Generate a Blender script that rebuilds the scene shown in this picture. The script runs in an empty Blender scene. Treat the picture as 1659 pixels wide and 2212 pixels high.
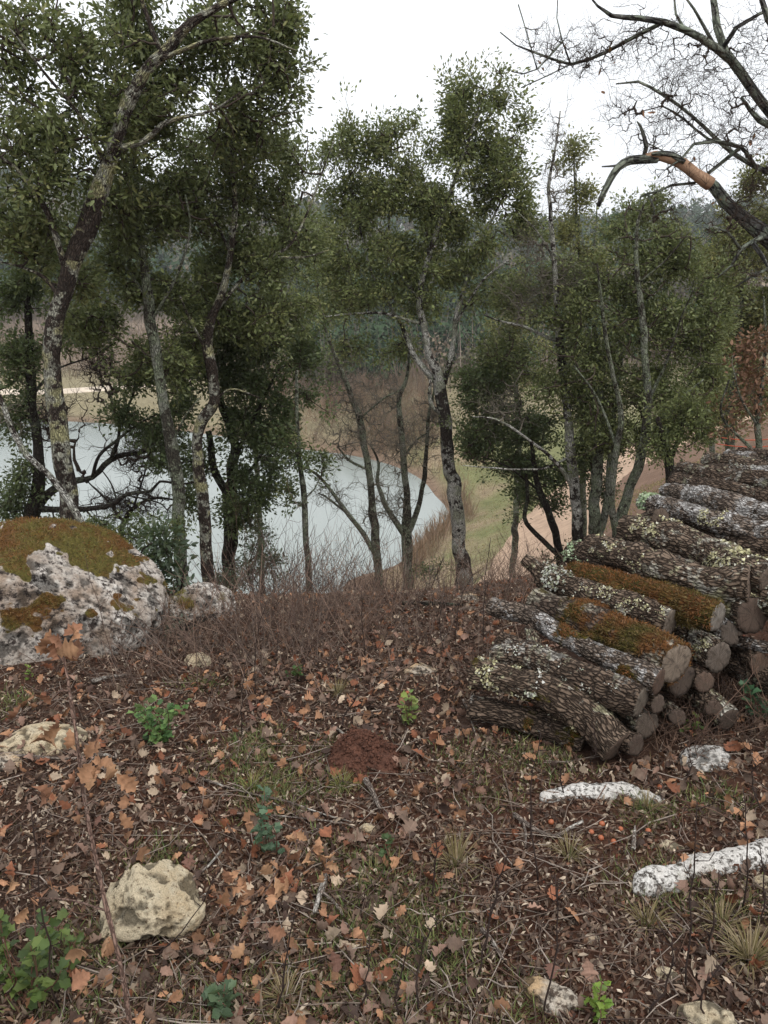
import bpy, math, random
import numpy as np
R_ = np.random.default_rng(7)
random.seed(7)
SC = bpy.context.scene
COL = SC.collection
# ------------------------------------------------------------------ camera
PITCH = math.radians(17.0)
CAM_Z = 1.6
FOCAL = 1662.0                       # pixels, for a frame 1659 x 2212
cam_d = bpy.data.cameras.new('camera')
cam = bpy.data.objects.new('camera', cam_d)
COL.objects.link(cam)
cam.location = (0, 0, CAM_Z)
cam.rotation_euler = (math.pi / 2 - PITCH, 0, 0)
cam_d.sensor_fit = 'VERTICAL'
cam_d.angle = 2 * math.atan(1106 / FOCAL)
cam_d.clip_start = 0.05
cam_d.clip_end = 4000
SC.camera = cam
# ------------------------------------------------------------------ overcast sky and soft sun
SUN_EL, SUN_ROT = math.radians(58), math.radians(150)
W = bpy.data.worlds.new('World')
SC.world = W
W.use_nodes = True
wn = W.node_tree
wn.nodes.clear()
sky = wn.nodes.new('ShaderNodeTexSky')
sky.sky_type = 'NISHITA'
sky.sun_disc = False
sky.sun_elevation = SUN_EL
sky.sun_rotation = SUN_ROT
sky.air_density = 1.0
sky.dust_density = 3.0
hs = wn.nodes.new('ShaderNodeHueSaturation')
hs.inputs['Saturation'].default_value = 0.06
mixw = wn.nodes.new('ShaderNodeMix'); mixw.data_type = 'RGBA'
mixw.inputs[0].default_value = 0.75
mixw.inputs[7].default_value = (12.4, 12.8, 13.3, 1)      # even cloud sheet over the sky
bgn = wn.nodes.new('ShaderNodeBackground')
bgn.inputs['Strength'].default_value = 0.1
wo = wn.nodes.new('ShaderNodeOutputWorld')
wn.links.new(sky.outputs[0], hs.inputs['Color'])
wn.links.new(hs.outputs[0], mixw.inputs[6])
wn.links.new(mixw.outputs[2], bgn.inputs['Color'])
wn.links.new(bgn.outputs[0], wo.inputs['Surface'])
sd = bpy.data.lights.new('sun', 'SUN')
sd.energy = 1.3
sd.angle = math.radians(28)
sd.color = (1, 0.97, 0.93)
sun = bpy.data.objects.new('sun', sd)
COL.objects.link(sun)
sun.rotation_euler = (math.pi / 2 - SUN_EL, 0, math.pi - SUN_ROT)
SC.view_settings.view_transform = 'Standard'
SC.view_settings.look = 'None'
SC.view_settings.exposure = 0.42
SC.view_settings.gamma = 1.0
SC.view_settings.use_curve_mapping = False
SC.render.engine = 'CYCLES'
SC.cycles.max_bounces = 6
SC.cycles.diffuse_bounces = 4
SC.cycles.glossy_bounces = 2
SC.cycles.transmission_bounces = 3
SC.cycles.use_denoising = True

# ------------------------------------------------------------------ picture helpers (used to survey where things stand)
cp, sp_ = math.cos(PITCH), math.sin(PITCH)
def ray(u, v):
    x = (u - 829.5) / FOCAL; y = (v - 1106) / FOCAL
    return np.array([x, cp - y * sp_, -(sp_ + y * cp)])
def at(u, v, Y):
    d = ray(u, v)
    return np.array([0, 0, CAM_Z]) + d * (Y / d[1])
def px2m(u, v, Y):                   # metres per picture pixel at that place
    return Y / ray(u, v)[1] / FOCAL

# ------------------------------------------------------------------ noise
def _h(i, j, k, s):
    n = (i * 374761393 + j * 668265263 + k * 2147483647 + s * 1274126177) & 0xFFFFFFFF
    n = ((n ^ (n >> 13)) * 1274126177) & 0xFFFFFFFF
    n = ((n ^ (n >> 16)) * 2246822519) & 0xFFFFFFFF
    return ((n ^ (n >> 15)) & 0xFFFF) / 65535.0
def vnoise(P, s=0):
    P = np.asarray(P, float)
    i = np.floor(P).astype(np.int64); f = P - i
    f = f * f * (3 - 2 * f)
    a, b, c = i[..., 0], i[..., 1], i[..., 2]
    x, y, z = f[..., 0], f[..., 1], f[..., 2]
    def L(p, q, t): return p + (q - p) * t
    return L(L(L(_h(a, b, c, s), _h(a + 1, b, c, s), x), L(_h(a, b + 1, c, s), _h(a + 1, b + 1, c, s), x), y),
             L(L(_h(a, b, c + 1, s), _h(a + 1, b, c + 1, s), x), L(_h(a, b + 1, c + 1, s), _h(a + 1, b + 1, c + 1, s), x), y), z)
def fbm(P, o=4, s=0):
    P = np.asarray(P, float); r = 0; w = 1; t = 0
    for k in range(o):
        r = r + w * vnoise(P * 2.03 ** k + 17.3 * k, s + k); t += w; w *= 0.5
    return r / t
def n2(x, y, f, o=3, s=0):
    return fbm(np.stack([x * f, y * f, np.zeros_like(x) + 3.7], -1), o, s) - 0.5
def sstep(a, b, x):
    t = np.clip((x - a) / (b - a), 0, 1)
    return t * t * (3 - 2 * t)

# ------------------------------------------------------------------ mesh and object helpers
def mesh(name, V, F, attrs=None, smooth=False, mats=()):
    """F: one (n,k) array or a list of such arrays"""
    V = np.ascontiguousarray(V, dtype=np.float32)
    FL = F if isinstance(F, list) else [F]
    FL = [np.asarray(f, dtype=np.int32) for f in FL if len(f)]
    me = bpy.data.meshes.new(name)
    me.vertices.add(len(V)); me.vertices.foreach_set('co', V.ravel())
    loops = np.concatenate([f.ravel() for f in FL])
    tot = np.concatenate([np.full(len(f), f.shape[1], np.int32) for f in FL])
    st = np.concatenate([[0], np.cumsum(tot)[:-1]]).astype(np.int32)
    me.loops.add(len(loops)); me.loops.foreach_set('vertex_index', loops)
    me.polygons.add(len(tot)); me.polygons.foreach_set('loop_start', st)
    if smooth: me.polygons.foreach_set('use_smooth', np.ones(len(tot), bool))
    for k, a in (attrs or {}).items():
        a = np.asarray(a, dtype=np.float32)
        if a.ndim == 1:
            at_ = me.attributes.new(k, 'FLOAT', 'POINT'); at_.data.foreach_set('value', a)
        elif k == 'Col':
            if a.shape[1] == 3: a = np.concatenate([a, np.ones((len(a), 1), np.float32)], 1)
            at_ = me.attributes.new(k, 'FLOAT_COLOR', 'POINT'); at_.data.foreach_set('color', np.ascontiguousarray(a).ravel())
        else:
            at_ = me.attributes.new(k, 'FLOAT_VECTOR', 'POINT'); at_.data.foreach_set('vector', np.ascontiguousarray(a).ravel())
    for m in mats: me.materials.append(m)
    me.update(calc_edges=True)
    return me
def tag(o, label=None, cat=None, group=None, kind=None):
    if label: o['label'] = label
    if cat: o['category'] = cat
    if group: o['group'] = group
    if kind: o['kind'] = kind
    return o
def thing(name, label, cat, loc, group=None):
    o = bpy.data.objects.new(name, None); o.empty_display_size = 0.1
    COL.objects.link(o); o.location = tuple(float(c) for c in loc)
    return tag(o, label, cat, group)
def part(name, me, parent=None, kind=None, label=None, world=True):
    """links a mesh given in world coordinates as a part of its thing"""
    o = bpy.data.objects.new(name, me); COL.objects.link(o)
    if parent is not None:
        o.parent = parent
        if world:
            p, off = parent, np.zeros(3)
            while p is not None:
                off += np.array(p.location); p = p.parent
            o.location = tuple(-off)
    return tag(o, label, kind=kind)
class Bag:
    """collects geometry for one mesh"""
    def __init__(s): s.V = []; s.F = []; s.A = {}; s.n = 0
    def add(s, V, F, **A):
        for f in (F if isinstance(F, list) else [F]):
            if len(f): s.F.append(np.asarray(f) + s.n)
        s.V.append(V); s.n += len(V)
        for k, a in A.items(): s.A.setdefault(k, []).append(a)
        return s
    def mesh(s, name, mats=(), smooth=False):
        by = {}
        for f in s.F: by.setdefault(f.shape[1], []).append(f)
        return mesh(name, np.concatenate(s.V), [np.concatenate(x) for x in by.values()],
                    {k: np.concatenate(a) for k, a in s.A.items()}, smooth, mats)
def unit(v):
    v = np.asarray(v, float)
    return v / np.maximum(np.linalg.norm(v, axis=-1, keepdims=True), 1e-9)
def spline(P, step):
    """Catmull-Rom through the rows of P (any columns, first three xyz), resampled about every step metres"""
    P = np.asarray(P, float)
    if len(P) < 2: return P
    Q = np.vstack([2 * P[0] - P[1], P, 2 * P[-1] - P[-2]])
    out = []
    for i in range(1, len(Q) - 2):
        n = max(1, int(np.linalg.norm(Q[i + 1][:3] - Q[i][:3]) / step))
        t = (np.arange(n) / n)[:, None]
        a, b, c, d = Q[i - 1], Q[i], Q[i + 1], Q[i + 2]
        out.append(0.5 * (2 * b + (c - a) * t + (2 * a - 5 * b + 4 * c - d) * t ** 2 + (3 * b - a - 3 * c + d) * t ** 3))
    out.append(P[-1:])
    return np.vstack(out)
def frames(P):
    T = np.gradient(P, axis=0); T = unit(T)
    ref = np.array([0., 0, 1]) if abs(T[0][2]) < .8 else np.array([1., 0, 0])
    n = unit(np.cross(ref, T[0])); N = [n]
    for i in range(1, len(P)):
        n = n - T[i] * n.dot(T[i]); n = n / max(np.linalg.norm(n), 1e-9); N.append(n)
    N = np.array(N)
    return T, N, np.cross(T, N)
def tube(P, Rad, sides, cap=True, disp=None):
    """tube along P; returns V, F list, bark vector per vertex"""
    P = np.asarray(P, float); Rad = np.asarray(Rad, float)
    T, N, B = frames(P)
    a = np.arange(sides) / sides * 2 * math.pi
    ln = np.concatenate([[0], np.cumsum(np.linalg.norm(np.diff(P, axis=0), axis=1))])
    ca, sa = np.cos(a), np.sin(a)
    rr = Rad[:, None] * np.ones(sides)[None]
    bk = np.stack([Rad[:, None] * ca[None], Rad[:, None] * sa[None], np.repeat(ln[:, None], sides, 1)], -1)
    if disp is not None: rr = rr + disp(bk, a)
    V = P[:, None] + rr[..., None] * (ca[None, :, None] * N[:, None] + sa[None, :, None] * B[:, None])
    n = len(P)
    i = np.arange(n - 1)[:, None] * sides; j = np.arange(sides)[None]; k = (j + 1) % sides
    F = np.stack([i + j, i + k, i + sides + k, i + sides + j], -1).reshape(-1, 4)
    V = V.reshape(-1, 3); bk = bk.reshape(-1, 3)
    FL = [F]
    if cap and sides > 3:
        FL.append(np.arange(sides)[::-1][None]); FL.append((np.arange(sides) + (n - 1) * sides)[None])
    return V, FL, bk
def rotmat(ax, ay=None):
    """matrices whose columns are a (length), b (width), n (face normal)"""
    a = unit(ax); n = ay - a * np.sum(a * ay, -1, keepdims=True); n = unit(n)
    return np.stack([a, np.cross(n, a), n], -1)
def scatter(TV, TF, pos, M, sc, col=None):
    """copies of template TV/TF; pos (N,3) M (N,3,3) sc (N,) or (N,3)"""
    N, k = len(pos), len(TV)
    sc = np.asarray(sc, float)
    if sc.ndim == 1: sc = np.repeat(sc[:, None], 3, 1)
    V = np.einsum('nij,nkj->nki', M, TV[None] * sc[:, None]) + pos[:, None]
    V = V.reshape(-1, 3)
    F = (np.asarray(TF)[None] + (np.arange(N) * k)[:, None, None]).reshape(-1, np.asarray(TF).shape[1])
    C = None if col is None else np.repeat(col, k, 0)
    return V, F, C
def rand_dir(n, rng=R_):
    return unit(rng.normal(size=(n, 3)))
def srgb(r, g, b):
    f = lambda c: (c / 255 / 12.92) if c <= 10.3 else ((c / 255 + .055) / 1.055) ** 2.4
    return np.array([f(r), f(g), f(b)])

# ------------------------------------------------------------------ materials
class Mat:
    def __init__(s, name, rough=0.8, spec=0.3):
        s.m = bpy.data.materials.new(name); s.m.use_nodes = True
        s.t = s.m.node_tree; s.b = s.t.nodes['Principled BSDF']; s.out = s.t.nodes['Material Output']
        s.b.inputs['Roughness'].default_value = rough
        s.b.inputs['Specular IOR Level'].default_value = spec
    def n(s, typ, **kw):
        nd = s.t.nodes.new('ShaderNode' + typ)
        for k, v in kw.items():
            if hasattr(nd, k) and not k[0].isupper(): setattr(nd, k, v)
            else: s.set(nd.inputs[k.replace('_', ' ')], v)
        return nd
    def set(s, sock, v):
        if isinstance(v, bpy.types.NodeSocket): s.t.links.new(v, sock)
        elif isinstance(v, bpy.types.Node): s.t.links.new(v.outputs[0], sock)
        else:
            if sock.type == 'RGBA' and hasattr(v, '__len__') and len(v) == 3: v = (*[float(c) for c in v], 1)
            sock.default_value = v
    def attr(s, name, what='Vector'): return s.n('Attribute', attribute_name=name).outputs[what]
    def coord(s, what='Object'): return s.n('TexCoord').outputs[what]
    def mapv(s, vec, scale): return s.n('Mapping', Vector=vec, Scale=scale).outputs[0]
    def noise(s, vec, scale, detail=4, rough=.6, dist=0.): return s.n('TexNoise', Vector=vec, Scale=scale, Detail=detail, Roughness=rough, Distortion=dist).outputs['Fac']
    def voro(s, vec, scale, feature='F1', out='Distance', rnd=1.): return s.n('TexVoronoi', feature=feature, Vector=vec, Scale=scale, Randomness=rnd).outputs[out]
    def ramp(s, fac, stops, interp='LINEAR'):
        nd = s.n('ValToRGB', Fac=fac); cr = nd.color_ramp; cr.interpolation = interp
        while len(cr.elements) < len(stops): cr.elements.new(0.5)
        for e, (p, c) in zip(cr.elements, stops):
            e.position = p
            c = (c, c, c) if not hasattr(c, '__len__') else c
            e.color = (*[float(x) for x in c], 1)
        return nd.outputs[0]
    def mix(s, fac, a, b, blend='MIX'):
        nd = s.n('Mix'); nd.data_type = 'RGBA'; nd.blend_type = blend; nd.clamp_factor = True
        s.set(nd.inputs[0], fac); s.set(nd.inputs[6], a); s.set(nd.inputs[7], b)
        return nd.outputs[2]
    def math(s, op, a, b=0.0, c=None):
        nd = s.n('Math'); nd.operation = op; s.set(nd.inputs[0], a); s.set(nd.inputs[1], b)
        if c is not None: s.set(nd.inputs[2], c)
        return nd.outputs[0]
    def col(s, c): s.set(s.b.inputs['Base Color'], c)
    def bump(s, h, dist=0.01, strength=1.0): s.set(s.b.inputs['Normal'], s.n('Bump', Height=h, Distance=dist, Strength=strength).outputs[0])

def bark_mat(name, dark, light, lichen=None, lich_amt=0.0, lich2=None, moss=None, scale=1.0, bump=0.012, lscale=None, crk=.45):
    ls = lscale or scale
    m = Mat(name, .9, .15)
    bk = m.attr('bk')
    v1 = m.mapv(bk, (1, 1, .28))
    wob = m.n('TexNoise', Vector=bk, Scale=14 * scale, Detail=2).outputs['Color']
    vv = m.n('VectorMath', operation='MULTIPLY_ADD'); m.set(vv.inputs[0], wob); vv.inputs[1].default_value = (.02, .02, .02); m.set(vv.inputs[2], v1)
    edge = m.voro(vv.outputs[0], 55 * scale, 'DISTANCE_TO_EDGE')
    crack = m.ramp(edge, [(0.0, 0), (0.22, 1)])
    fine = m.noise(m.mapv(bk, (1, 1, .5)), 90 * scale, 5, .7)
    big = m.noise(bk, 9 * scale, 3, .6)
    base = m.mix(fine, dark * .75, light)
    base = m.mix(m.ramp(big, [(.35, 0), (.65, 1)]), base, m.mix(fine, dark, (dark + light) * .55))
    base = m.mix(crack, dark * crk, base)
    if lichen is not None:
        ln = m.noise(bk, 22 * ls, 6, .72)
        lo = m.noise(bk, 4.5 * ls, 2, .5)
        msk = m.math('ADD', ln, m.math('MULTIPLY', m.math('SUBTRACT', lo, .5), .8))
        th = .62 - lich_amt * .22
        msk = m.ramp(msk, [(th, 0), (th + .06, 1)])
        lc = m.mix(m.ramp(m.noise(bk, 11 * ls, 2), [(.5, 0), (.62, 1)]), lichen, lich2 if lich2 is not None else lichen * .8)
        lc = m.mix(1.0, lc, m.ramp(fine, [(.3, .55), (.7, 1.1)]), 'MULTIPLY')
        base = m.mix(m.math('MULTIPLY', msk, m.math('ADD', m.math('MULTIPLY', crack, .7), .3)), base, lc)
    if moss is not None:
        ms = m.attr('moss', 'Fac')
        mn = m.noise(bk, 70, 4, .7)
        mk = m.ramp(m.math('ADD', ms, m.math('MULTIPLY', m.math('SUBTRACT', mn, .5), .6)), [(.42, 0), (.55, 1)])
        mc = m.mix(m.ramp(m.noise(bk, 8, 3), [(.4, 0), (.6, 1)]), moss[0], moss[1])
        mc = m.mix(1.0, mc, m.ramp(mn, [(.3, .35), (.7, 1.1)]), 'MULTIPLY')
        base = m.mix(mk, base, mc)
    m.col(base)
    h = m.math('ADD', m.math('MULTIPLY', crack, .8), m.math('MULTIPLY', fine, .5))
    m.bump(h, bump, 1.0)
    return m.m
def leaf_mat(name, under=(.13, .145, .085), rough=.5, spec=.34, trans=.36):
    m = Mat(name, rough, spec)
    c = m.attr('Col', 'Color')
    bf = m.n('NewGeometry').outputs['Backfacing']
    cc = m.mix(m.math('MULTIPLY', bf, .38), c, under)
    m.col(cc)
    if trans:
        tr = m.n('BsdfTranslucent', Color=m.mix(.5, cc, (.13, .17, .04)))
        mx = m.n('MixShader', Fac=trans)
        m.t.links.new(m.b.outputs[0], mx.inputs[1]); m.t.links.new(tr.outputs[0], mx.inputs[2])
        m.t.links.new(mx.outputs[0], m.out.inputs['Surface'])
    return m.m
def attr_mat(name, rough=.85, spec=.2, nscale=60, var=.5, bump=0.0, coord='Object'):
    """colour from the vertex attribute Col, broken up by fine noise"""
    m = Mat(name, rough, spec)
    c = m.attr('Col', 'Color')
    nz = m.noise(m.coord(coord), nscale, 5, .65)
    m.col(m.mix(1.0, c, m.ramp(nz, [(.25, 1 - var), (.75, 1 + var * .6)]), 'MULTIPLY'))
    if bump: m.bump(nz, bump)
    return m.m
# ================================================================== TERRAIN
_ctl = np.array([
 (0,0,0),(-3,0,.03),(3,0,.06),(0,3,-.15),(-3,3,-.05),(3,3,.06),(0,5.5,-.76),(-3,5.5,-.62),(3,5.5,-.38),(6,6,-.35),(6,0,.1),(-6,0,.1),(-6,6,-.6),
 (0,-8,.4),(8,-8,.5),(-8,-8,.4),(12,0,.3),(-12,0,.3),
 (0,9,-2.55),(0,13,-5),(0,18,-7.6),(0.3,23,-9.3),(0.6,27,-9.9),(-1.7,29.5,-10.55),(-5,25,-11.6),(-4,30,-12.3),(2.5,33,-9.9),
 (-5,9,-2.4),(-8,13,-5),(-10,18,-8.2),(-12,24,-12),(-14,10,-2.6),(-22,18,-8.5),(-28,26,-12),
 (3,9,-1.75),(1.6,11,-3.0),(4,16,-4.7),(5,22,-6.5),(6,28,-7.7),(8,34,-8.0),(12.6,40,-8.0),(18,48,-8),
 (6,9,-1.0),(8,13,-1.0),(10,18,-1.2),(15,26,-2.5),(20,36,-5),(20,10,0.5),
 (.6,31.7,-10.5),(3.5,38.4,-10.45),(3.3,43,-10.4),(-6,56,-10.4),(-30,68,-10.4),(-60,74,-10.4),(-95,74,-10.3),
 (-5,32,-12.5),(-15,45,-13),(-30,54,-12.5),(-45,35,-13),(-1,43,-11.6),(-70,50,-12),(-60,25,-11),(-60,12,-5),
 (8,52,-9.2),(2,62,-9.5),(-6,63,-9.6),(-14,68,-9.6),(-30,75,-9.5),(-60,82,-9.4),
 (-30,110,-7.2),(-70,115,-7.0),(10,110,-7),(40,110,-5),(30,70,-6),
 (0,180,0),(-80,180,4),(80,180,2),(-30,260,20),(-120,260,24),(60,300,12),(160,280,20),(40,420,20),(-200,420,50),(220,420,40),(0,700,30),(-400,700,60),(400,700,60),
 (-250,120,5),(250,120,20),(-250,-60,10),(250,-60,15),(0,-80,5)], float)
def _k(a, b):
    d2 = ((a[:, None, :2] - b[None, :, :2]) ** 2).sum(-1)
    return np.sqrt(d2 + 2.0)
_n = len(_ctl)
_A = np.zeros((_n + 3, _n + 3)); _A[:_n, :_n] = _k(_ctl, _ctl)
_A[:_n, _n] = 1; _A[:_n, _n + 1:] = _ctl[:, :2]; _A[_n, :_n] = 1; _A[_n + 1:, :_n] = _ctl[:, :2].T
_w = np.linalg.solve(_A, np.concatenate([_ctl[:, 2], np.zeros(3)]))
def Hs(x, y):
    x = np.atleast_1d(np.asarray(x, float)); y = np.atleast_1d(np.asarray(y, float))
    P = np.stack([x.ravel(), y.ravel()], -1); out = np.empty(len(P))
    for i in range(0, len(P), 40000):
        q = P[i:i + 40000]
        out[i:i + 40000] = _k(q, _ctl) @ _w[:_n] + _w[_n] + q @ _w[_n + 1:]
    return out.reshape(x.shape)
MOUND = None
def H(x, y):
    x = np.atleast_1d(np.asarray(x, float)); y = np.atleast_1d(np.asarray(y, float))
    r = np.hypot(x, y)
    near = 1 - sstep(9, 16, r)
    z = Hs(x, y)
    z = z + near * (.07 * n2(x, y, 1.1, 3, 5) + .035 * n2(x, y, 6, 3, 9)) + (1 - near) * .25 * n2(x, y, .22, 3, 11) * sstep(.0, .8, np.abs(z + 10.5))
    return z
def h1(x, y): return float(H(x, y)[0])
def gnd(u, v, tmax=90):
    """the ground point seen at a picture position"""
    d = ray(u, v); t = np.geomspace(.6, tmax, 1500)
    z = CAM_Z + d[2] * t - H(d[0] * t, d[1] * t)
    i = np.argmax(z < 0)
    if z[i] >= 0: i = len(t) - 1
    a = t[i - 1] + (t[i] - t[i - 1]) * z[i - 1] / max(z[i - 1] - z[i], 1e-9)
    x, y = d[0] * a, d[1] * a
    return np.array([x, y, h1(x, y)])

LAKE = -10.5
def ground_color(x, y, z):
    soil = srgb(70, 53, 44); red = srgb(90, 62, 49); leafy = srgb(122, 97, 82)
    r = np.hypot(x, y)
    a = sstep(-.15, .2, n2(x, y, .9, 3, 21))[:, None]
    c = soil * (1 - a) + red * .75 * a
    lf = sstep(4, 8, r)[:, None]
    c = c * (1 - lf) + leafy * .9 * lf
    # right-hand cut bank of bare red earth
    b = (sstep(5.5, 8, x) * sstep(11, 14, y) * (1 - sstep(40, 60, y)))[:, None]
    c = c * (1 - b) + srgb(140, 104, 88) * b
    # grass bank between the water and the track
    xt = np.interp(y, [13.5, 17, 22, 27, 31, 35, 40.5, 47, 60], [1.9, 2.8, 4.4, 6.2, 7.8, 9.6, 13, 19, 30])
    e = (sstep(9, 12, y) * sstep(-.5, 1.0, x - xt) * (1 - sstep(48, 60, y)))[:, None]
    c = c * (1 - e) + srgb(124, 100, 84) * e
    g = (sstep(17, 24, y) * sstep(-1.5, 1.5, x) * (1 - sstep(-.5, 1.0, x - xt)) * (1 - sstep(90, 110, y)))[:, None]
    patch = sstep(-.12, .12, n2(x, y, .5, 4, 31) + .10 * (x - 3.2 - (y - 30) * .12) * .5)[:, None]
    gc = srgb(142, 126, 102) * (1 - patch) + srgb(116, 117, 80) * patch
    c = c * (1 - g) + gc * g
    # far bank and fields
    fb = sstep(52, 60, y)[:, None]
    c = c * (1 - fb) + srgb(134, 124, 98) * fb
    vy = (sstep(83, 88, y + .12 * x) * (1 - g * .0)[:, 0])[:, None]
    c = c * (1 - vy) + srgb(134, 118, 103) * vy
    hl = sstep(125, 150, y)[:, None]
    c = c * (1 - hl) + srgb(84, 86, 66) * hl
    # wet margin
    wm = (1 - sstep(.0, .35, np.abs(z - LAKE)))[:, None] * sstep(15, 20, y)[:, None]
    c = c * (1 - wm) + srgb(120, 100, 84) * wm
    return c
def build_ground():
    def axis(lo, hi, n, s):
        t = np.linspace(math.asinh(lo / s), math.asinh(hi / s), n)
        return np.sinh(t) * s
    xs = axis(-700, 700, 381, 2.2)
    ys = np.concatenate([-axis(1.0, 300, 40, 2.0)[::-1], np.linspace(-.9, 8, 190), 8 + axis(.06, 1300, 210, 4.0)])
    X, Y = np.meshgrid(xs, ys)
    x, y = X.ravel(), Y.ravel()
    z = H(x, y)
    V = np.stack([x, y, z], -1)
    nx, ny = len(xs), len(ys)
    i = np.arange(ny - 1)[:, None] * nx + np.arange(nx - 1)[None]
    F = np.stack([i, i + 1, i + nx + 1, i + nx], -1).reshape(-1, 4)
    m = Mat('ground_soil', .95, .1)
    c = m.attr('Col', 'Color'); P = m.coord('Object')
    n1 = m.noise(P, 2.2, 6, .65); n3 = m.noise(P, 38, 6, .7)
    cc = m.mix(1.0, c, m.ramp(n1, [(.3, .72), (.7, 1.22)]), 'MULTIPLY')
    cc = m.mix(1.0, cc, m.ramp(n3, [(.28, .45), (.72, 1.4)]), 'MULTIPLY')
    m.col(cc); m.bump(n3, .02, .8)
    part('ground', mesh('ground', V, F, {'Col': ground_color(x, y, z)}, True, [m.m]), kind='structure')
def build_lake():
    m = Mat('lake_water', .06, .5)
    P = m.coord('Object')
    m.col(m.mix(m.noise(P, .05, 2), srgb(124, 131, 126), srgb(136, 143, 137)))
    m.bump(m.noise(m.mapv(P, (1, 2.2, 1)), 4.5, 4, .6), .03, .22)
    pts = np.array([(-120, 14), (-40, 14), (-12, 19), (1.2, 20), (2.2, 31), (5, 37), (6, 44), (0, 56), (-8, 62), (-32, 73), (-62, 79), (-120, 79)], float)
    V = np.array([(px, py, LAKE) for px, py in pts])
    part('lake', mesh('lake', V, np.arange(len(V))[None], mats=[m.m]), kind='structure')
def strip(name, pts, wid, lift, col, kind='structure', bump=.03, nscale=3):
    """a path draped on the ground"""
    P = spline(np.array([(a, b, 0.) for a, b in pts]), .35 if abs(pts[0][1]) < 60 else 2.0)
    T = unit(np.gradient(P, axis=0)); Nn = np.stack([-T[:, 1], T[:, 0], T[:, 2] * 0], -1)
    k = 13; rows = []
    for j in range(k):
        s = j / (k - 1) * 2 - 1
        ww = wid * (1 + .25 * (n2(P[:, 0], P[:, 1], .5, 2, 40 + (j > 6)) * 2))
        Q = P + Nn * (s * ww / 2)[:, None]
        Q[:, 2] = H(Q[:, 0], Q[:, 1]) + lift * (1 - abs(s) ** 4 * 1.8)
        rows.append(Q)
    V = np.stack(rows, 1); n = len(P)
    i = np.arange(n - 1)[:, None] * k + np.arange(k - 1)[None]
    F = np.stack([i, i + 1, i + k + 1, i + k], -1).reshape(-1, 4)
    m = Mat(name, .95, .1); O = m.coord('Object')
    a = m.noise(O, nscale, 6, .65); b = m.noise(O, nscale * .22, 3)
    m.col(m.mix(1.0, m.mix(b, col * .8, col * 1.12), m.ramp(a, [(.3, .75), (.7, 1.2)]), 'MULTIPLY')); m.bump(a, bump)
    part(name, mesh(name, V.reshape(-1, 3), F, None, True, [m.m]), kind=kind)
build_ground()
build_lake()
strip('dirt_track', [(1.9, 13.5), (2.8, 17), (4.4, 22), (6.2, 27), (7.8, 31), (9.6, 35), (13, 40.5), (19, 47), (30, 52)], 4.2, .07, srgb(176, 150, 128))
strip('far_road', [(-120, 77), (-62, 80), (-33, 77.5), (-26, 79), (-17, 83)], 2.2, .25, srgb(205, 190, 172), nscale=1.2)
# ================================================================== TREES
LEAF2 = np.array([[0, 0, 0], [.45, .24, .07], [1, 0, -.04], [.45, -.24, .07]]); LEAF2F = [[0, 2, 1], [0, 3, 2]]
LEAF4 = np.array([[0, 0, 0], [.3, .2, .06], [.72, .17, .04], [1, 0, -.06], [.72, -.17, .04], [.3, -.2, .06]]); LEAF4F = [[0, 3, 2], [0, 2, 1], [0, 4, 3], [0, 5, 4]]
GREY_L, YEL_L, WHITE_L = srgb(170, 174, 158), srgb(172, 172, 122), srgb(205, 203, 196)
B_LICH = bark_mat('bark_oak_lichen', srgb(50, 43, 38), srgb(92, 80, 71), srgb(180, 180, 164), .62, srgb(176, 172, 130), scale=1.25, lscale=.5, crk=.6)
B_GREY = bark_mat('bark_grey_green', srgb(52, 48, 41), srgb(106, 102, 90), srgb(138, 146, 122), .8, srgb(148, 150, 136), scale=1.25, lscale=.8, crk=.6)
B_DARK = bark_mat('bark_dark', srgb(42, 37, 33), srgb(76, 68, 60), srgb(100, 104, 88), .3, scale=1.2, lscale=.8, crk=.6)
B_PALE = bark_mat('bark_pale_lichen', srgb(48, 42, 38), srgb(86, 76, 69), srgb(206, 204, 194), .78, srgb(168, 170, 150), scale=1.25, lscale=.55, crk=.6)
B_BARE = bark_mat('bark_bare_tree', srgb(56, 54, 52), srgb(116, 114, 110), srgb(146, 152, 136), .85, srgb(120, 130, 112), scale=.7)
TWIG_D = Mat('twig_dark', .9, .1); TWIG_D.col(srgb(70, 61, 54)); TWIG_D = TWIG_D.m
TWIG_G = Mat('twig_grey', .9, .1); TWIG_G.col(srgb(98, 92, 82)); TWIG_G = TWIG_G.m
TWIG_R = Mat('twig_red_brown', .9, .1); TWIG_R.col(srgb(98, 72, 60)); TWIG_R = TWIG_R.m
F_HOLM = leaf_mat('leaves_evergreen')
F_DRY = leaf_mat('leaves_dry', under=(.22, .13, .075), rough=.8, spec=.15, trans=.15)
G_DARK, G_MID, G_OLIVE, G_GOLD = srgb(78, 90, 56), srgb(106, 114, 70), srgb(124, 124, 76), srgb(142, 136, 86)
COVER = 2.0
SPOT = {}

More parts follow.
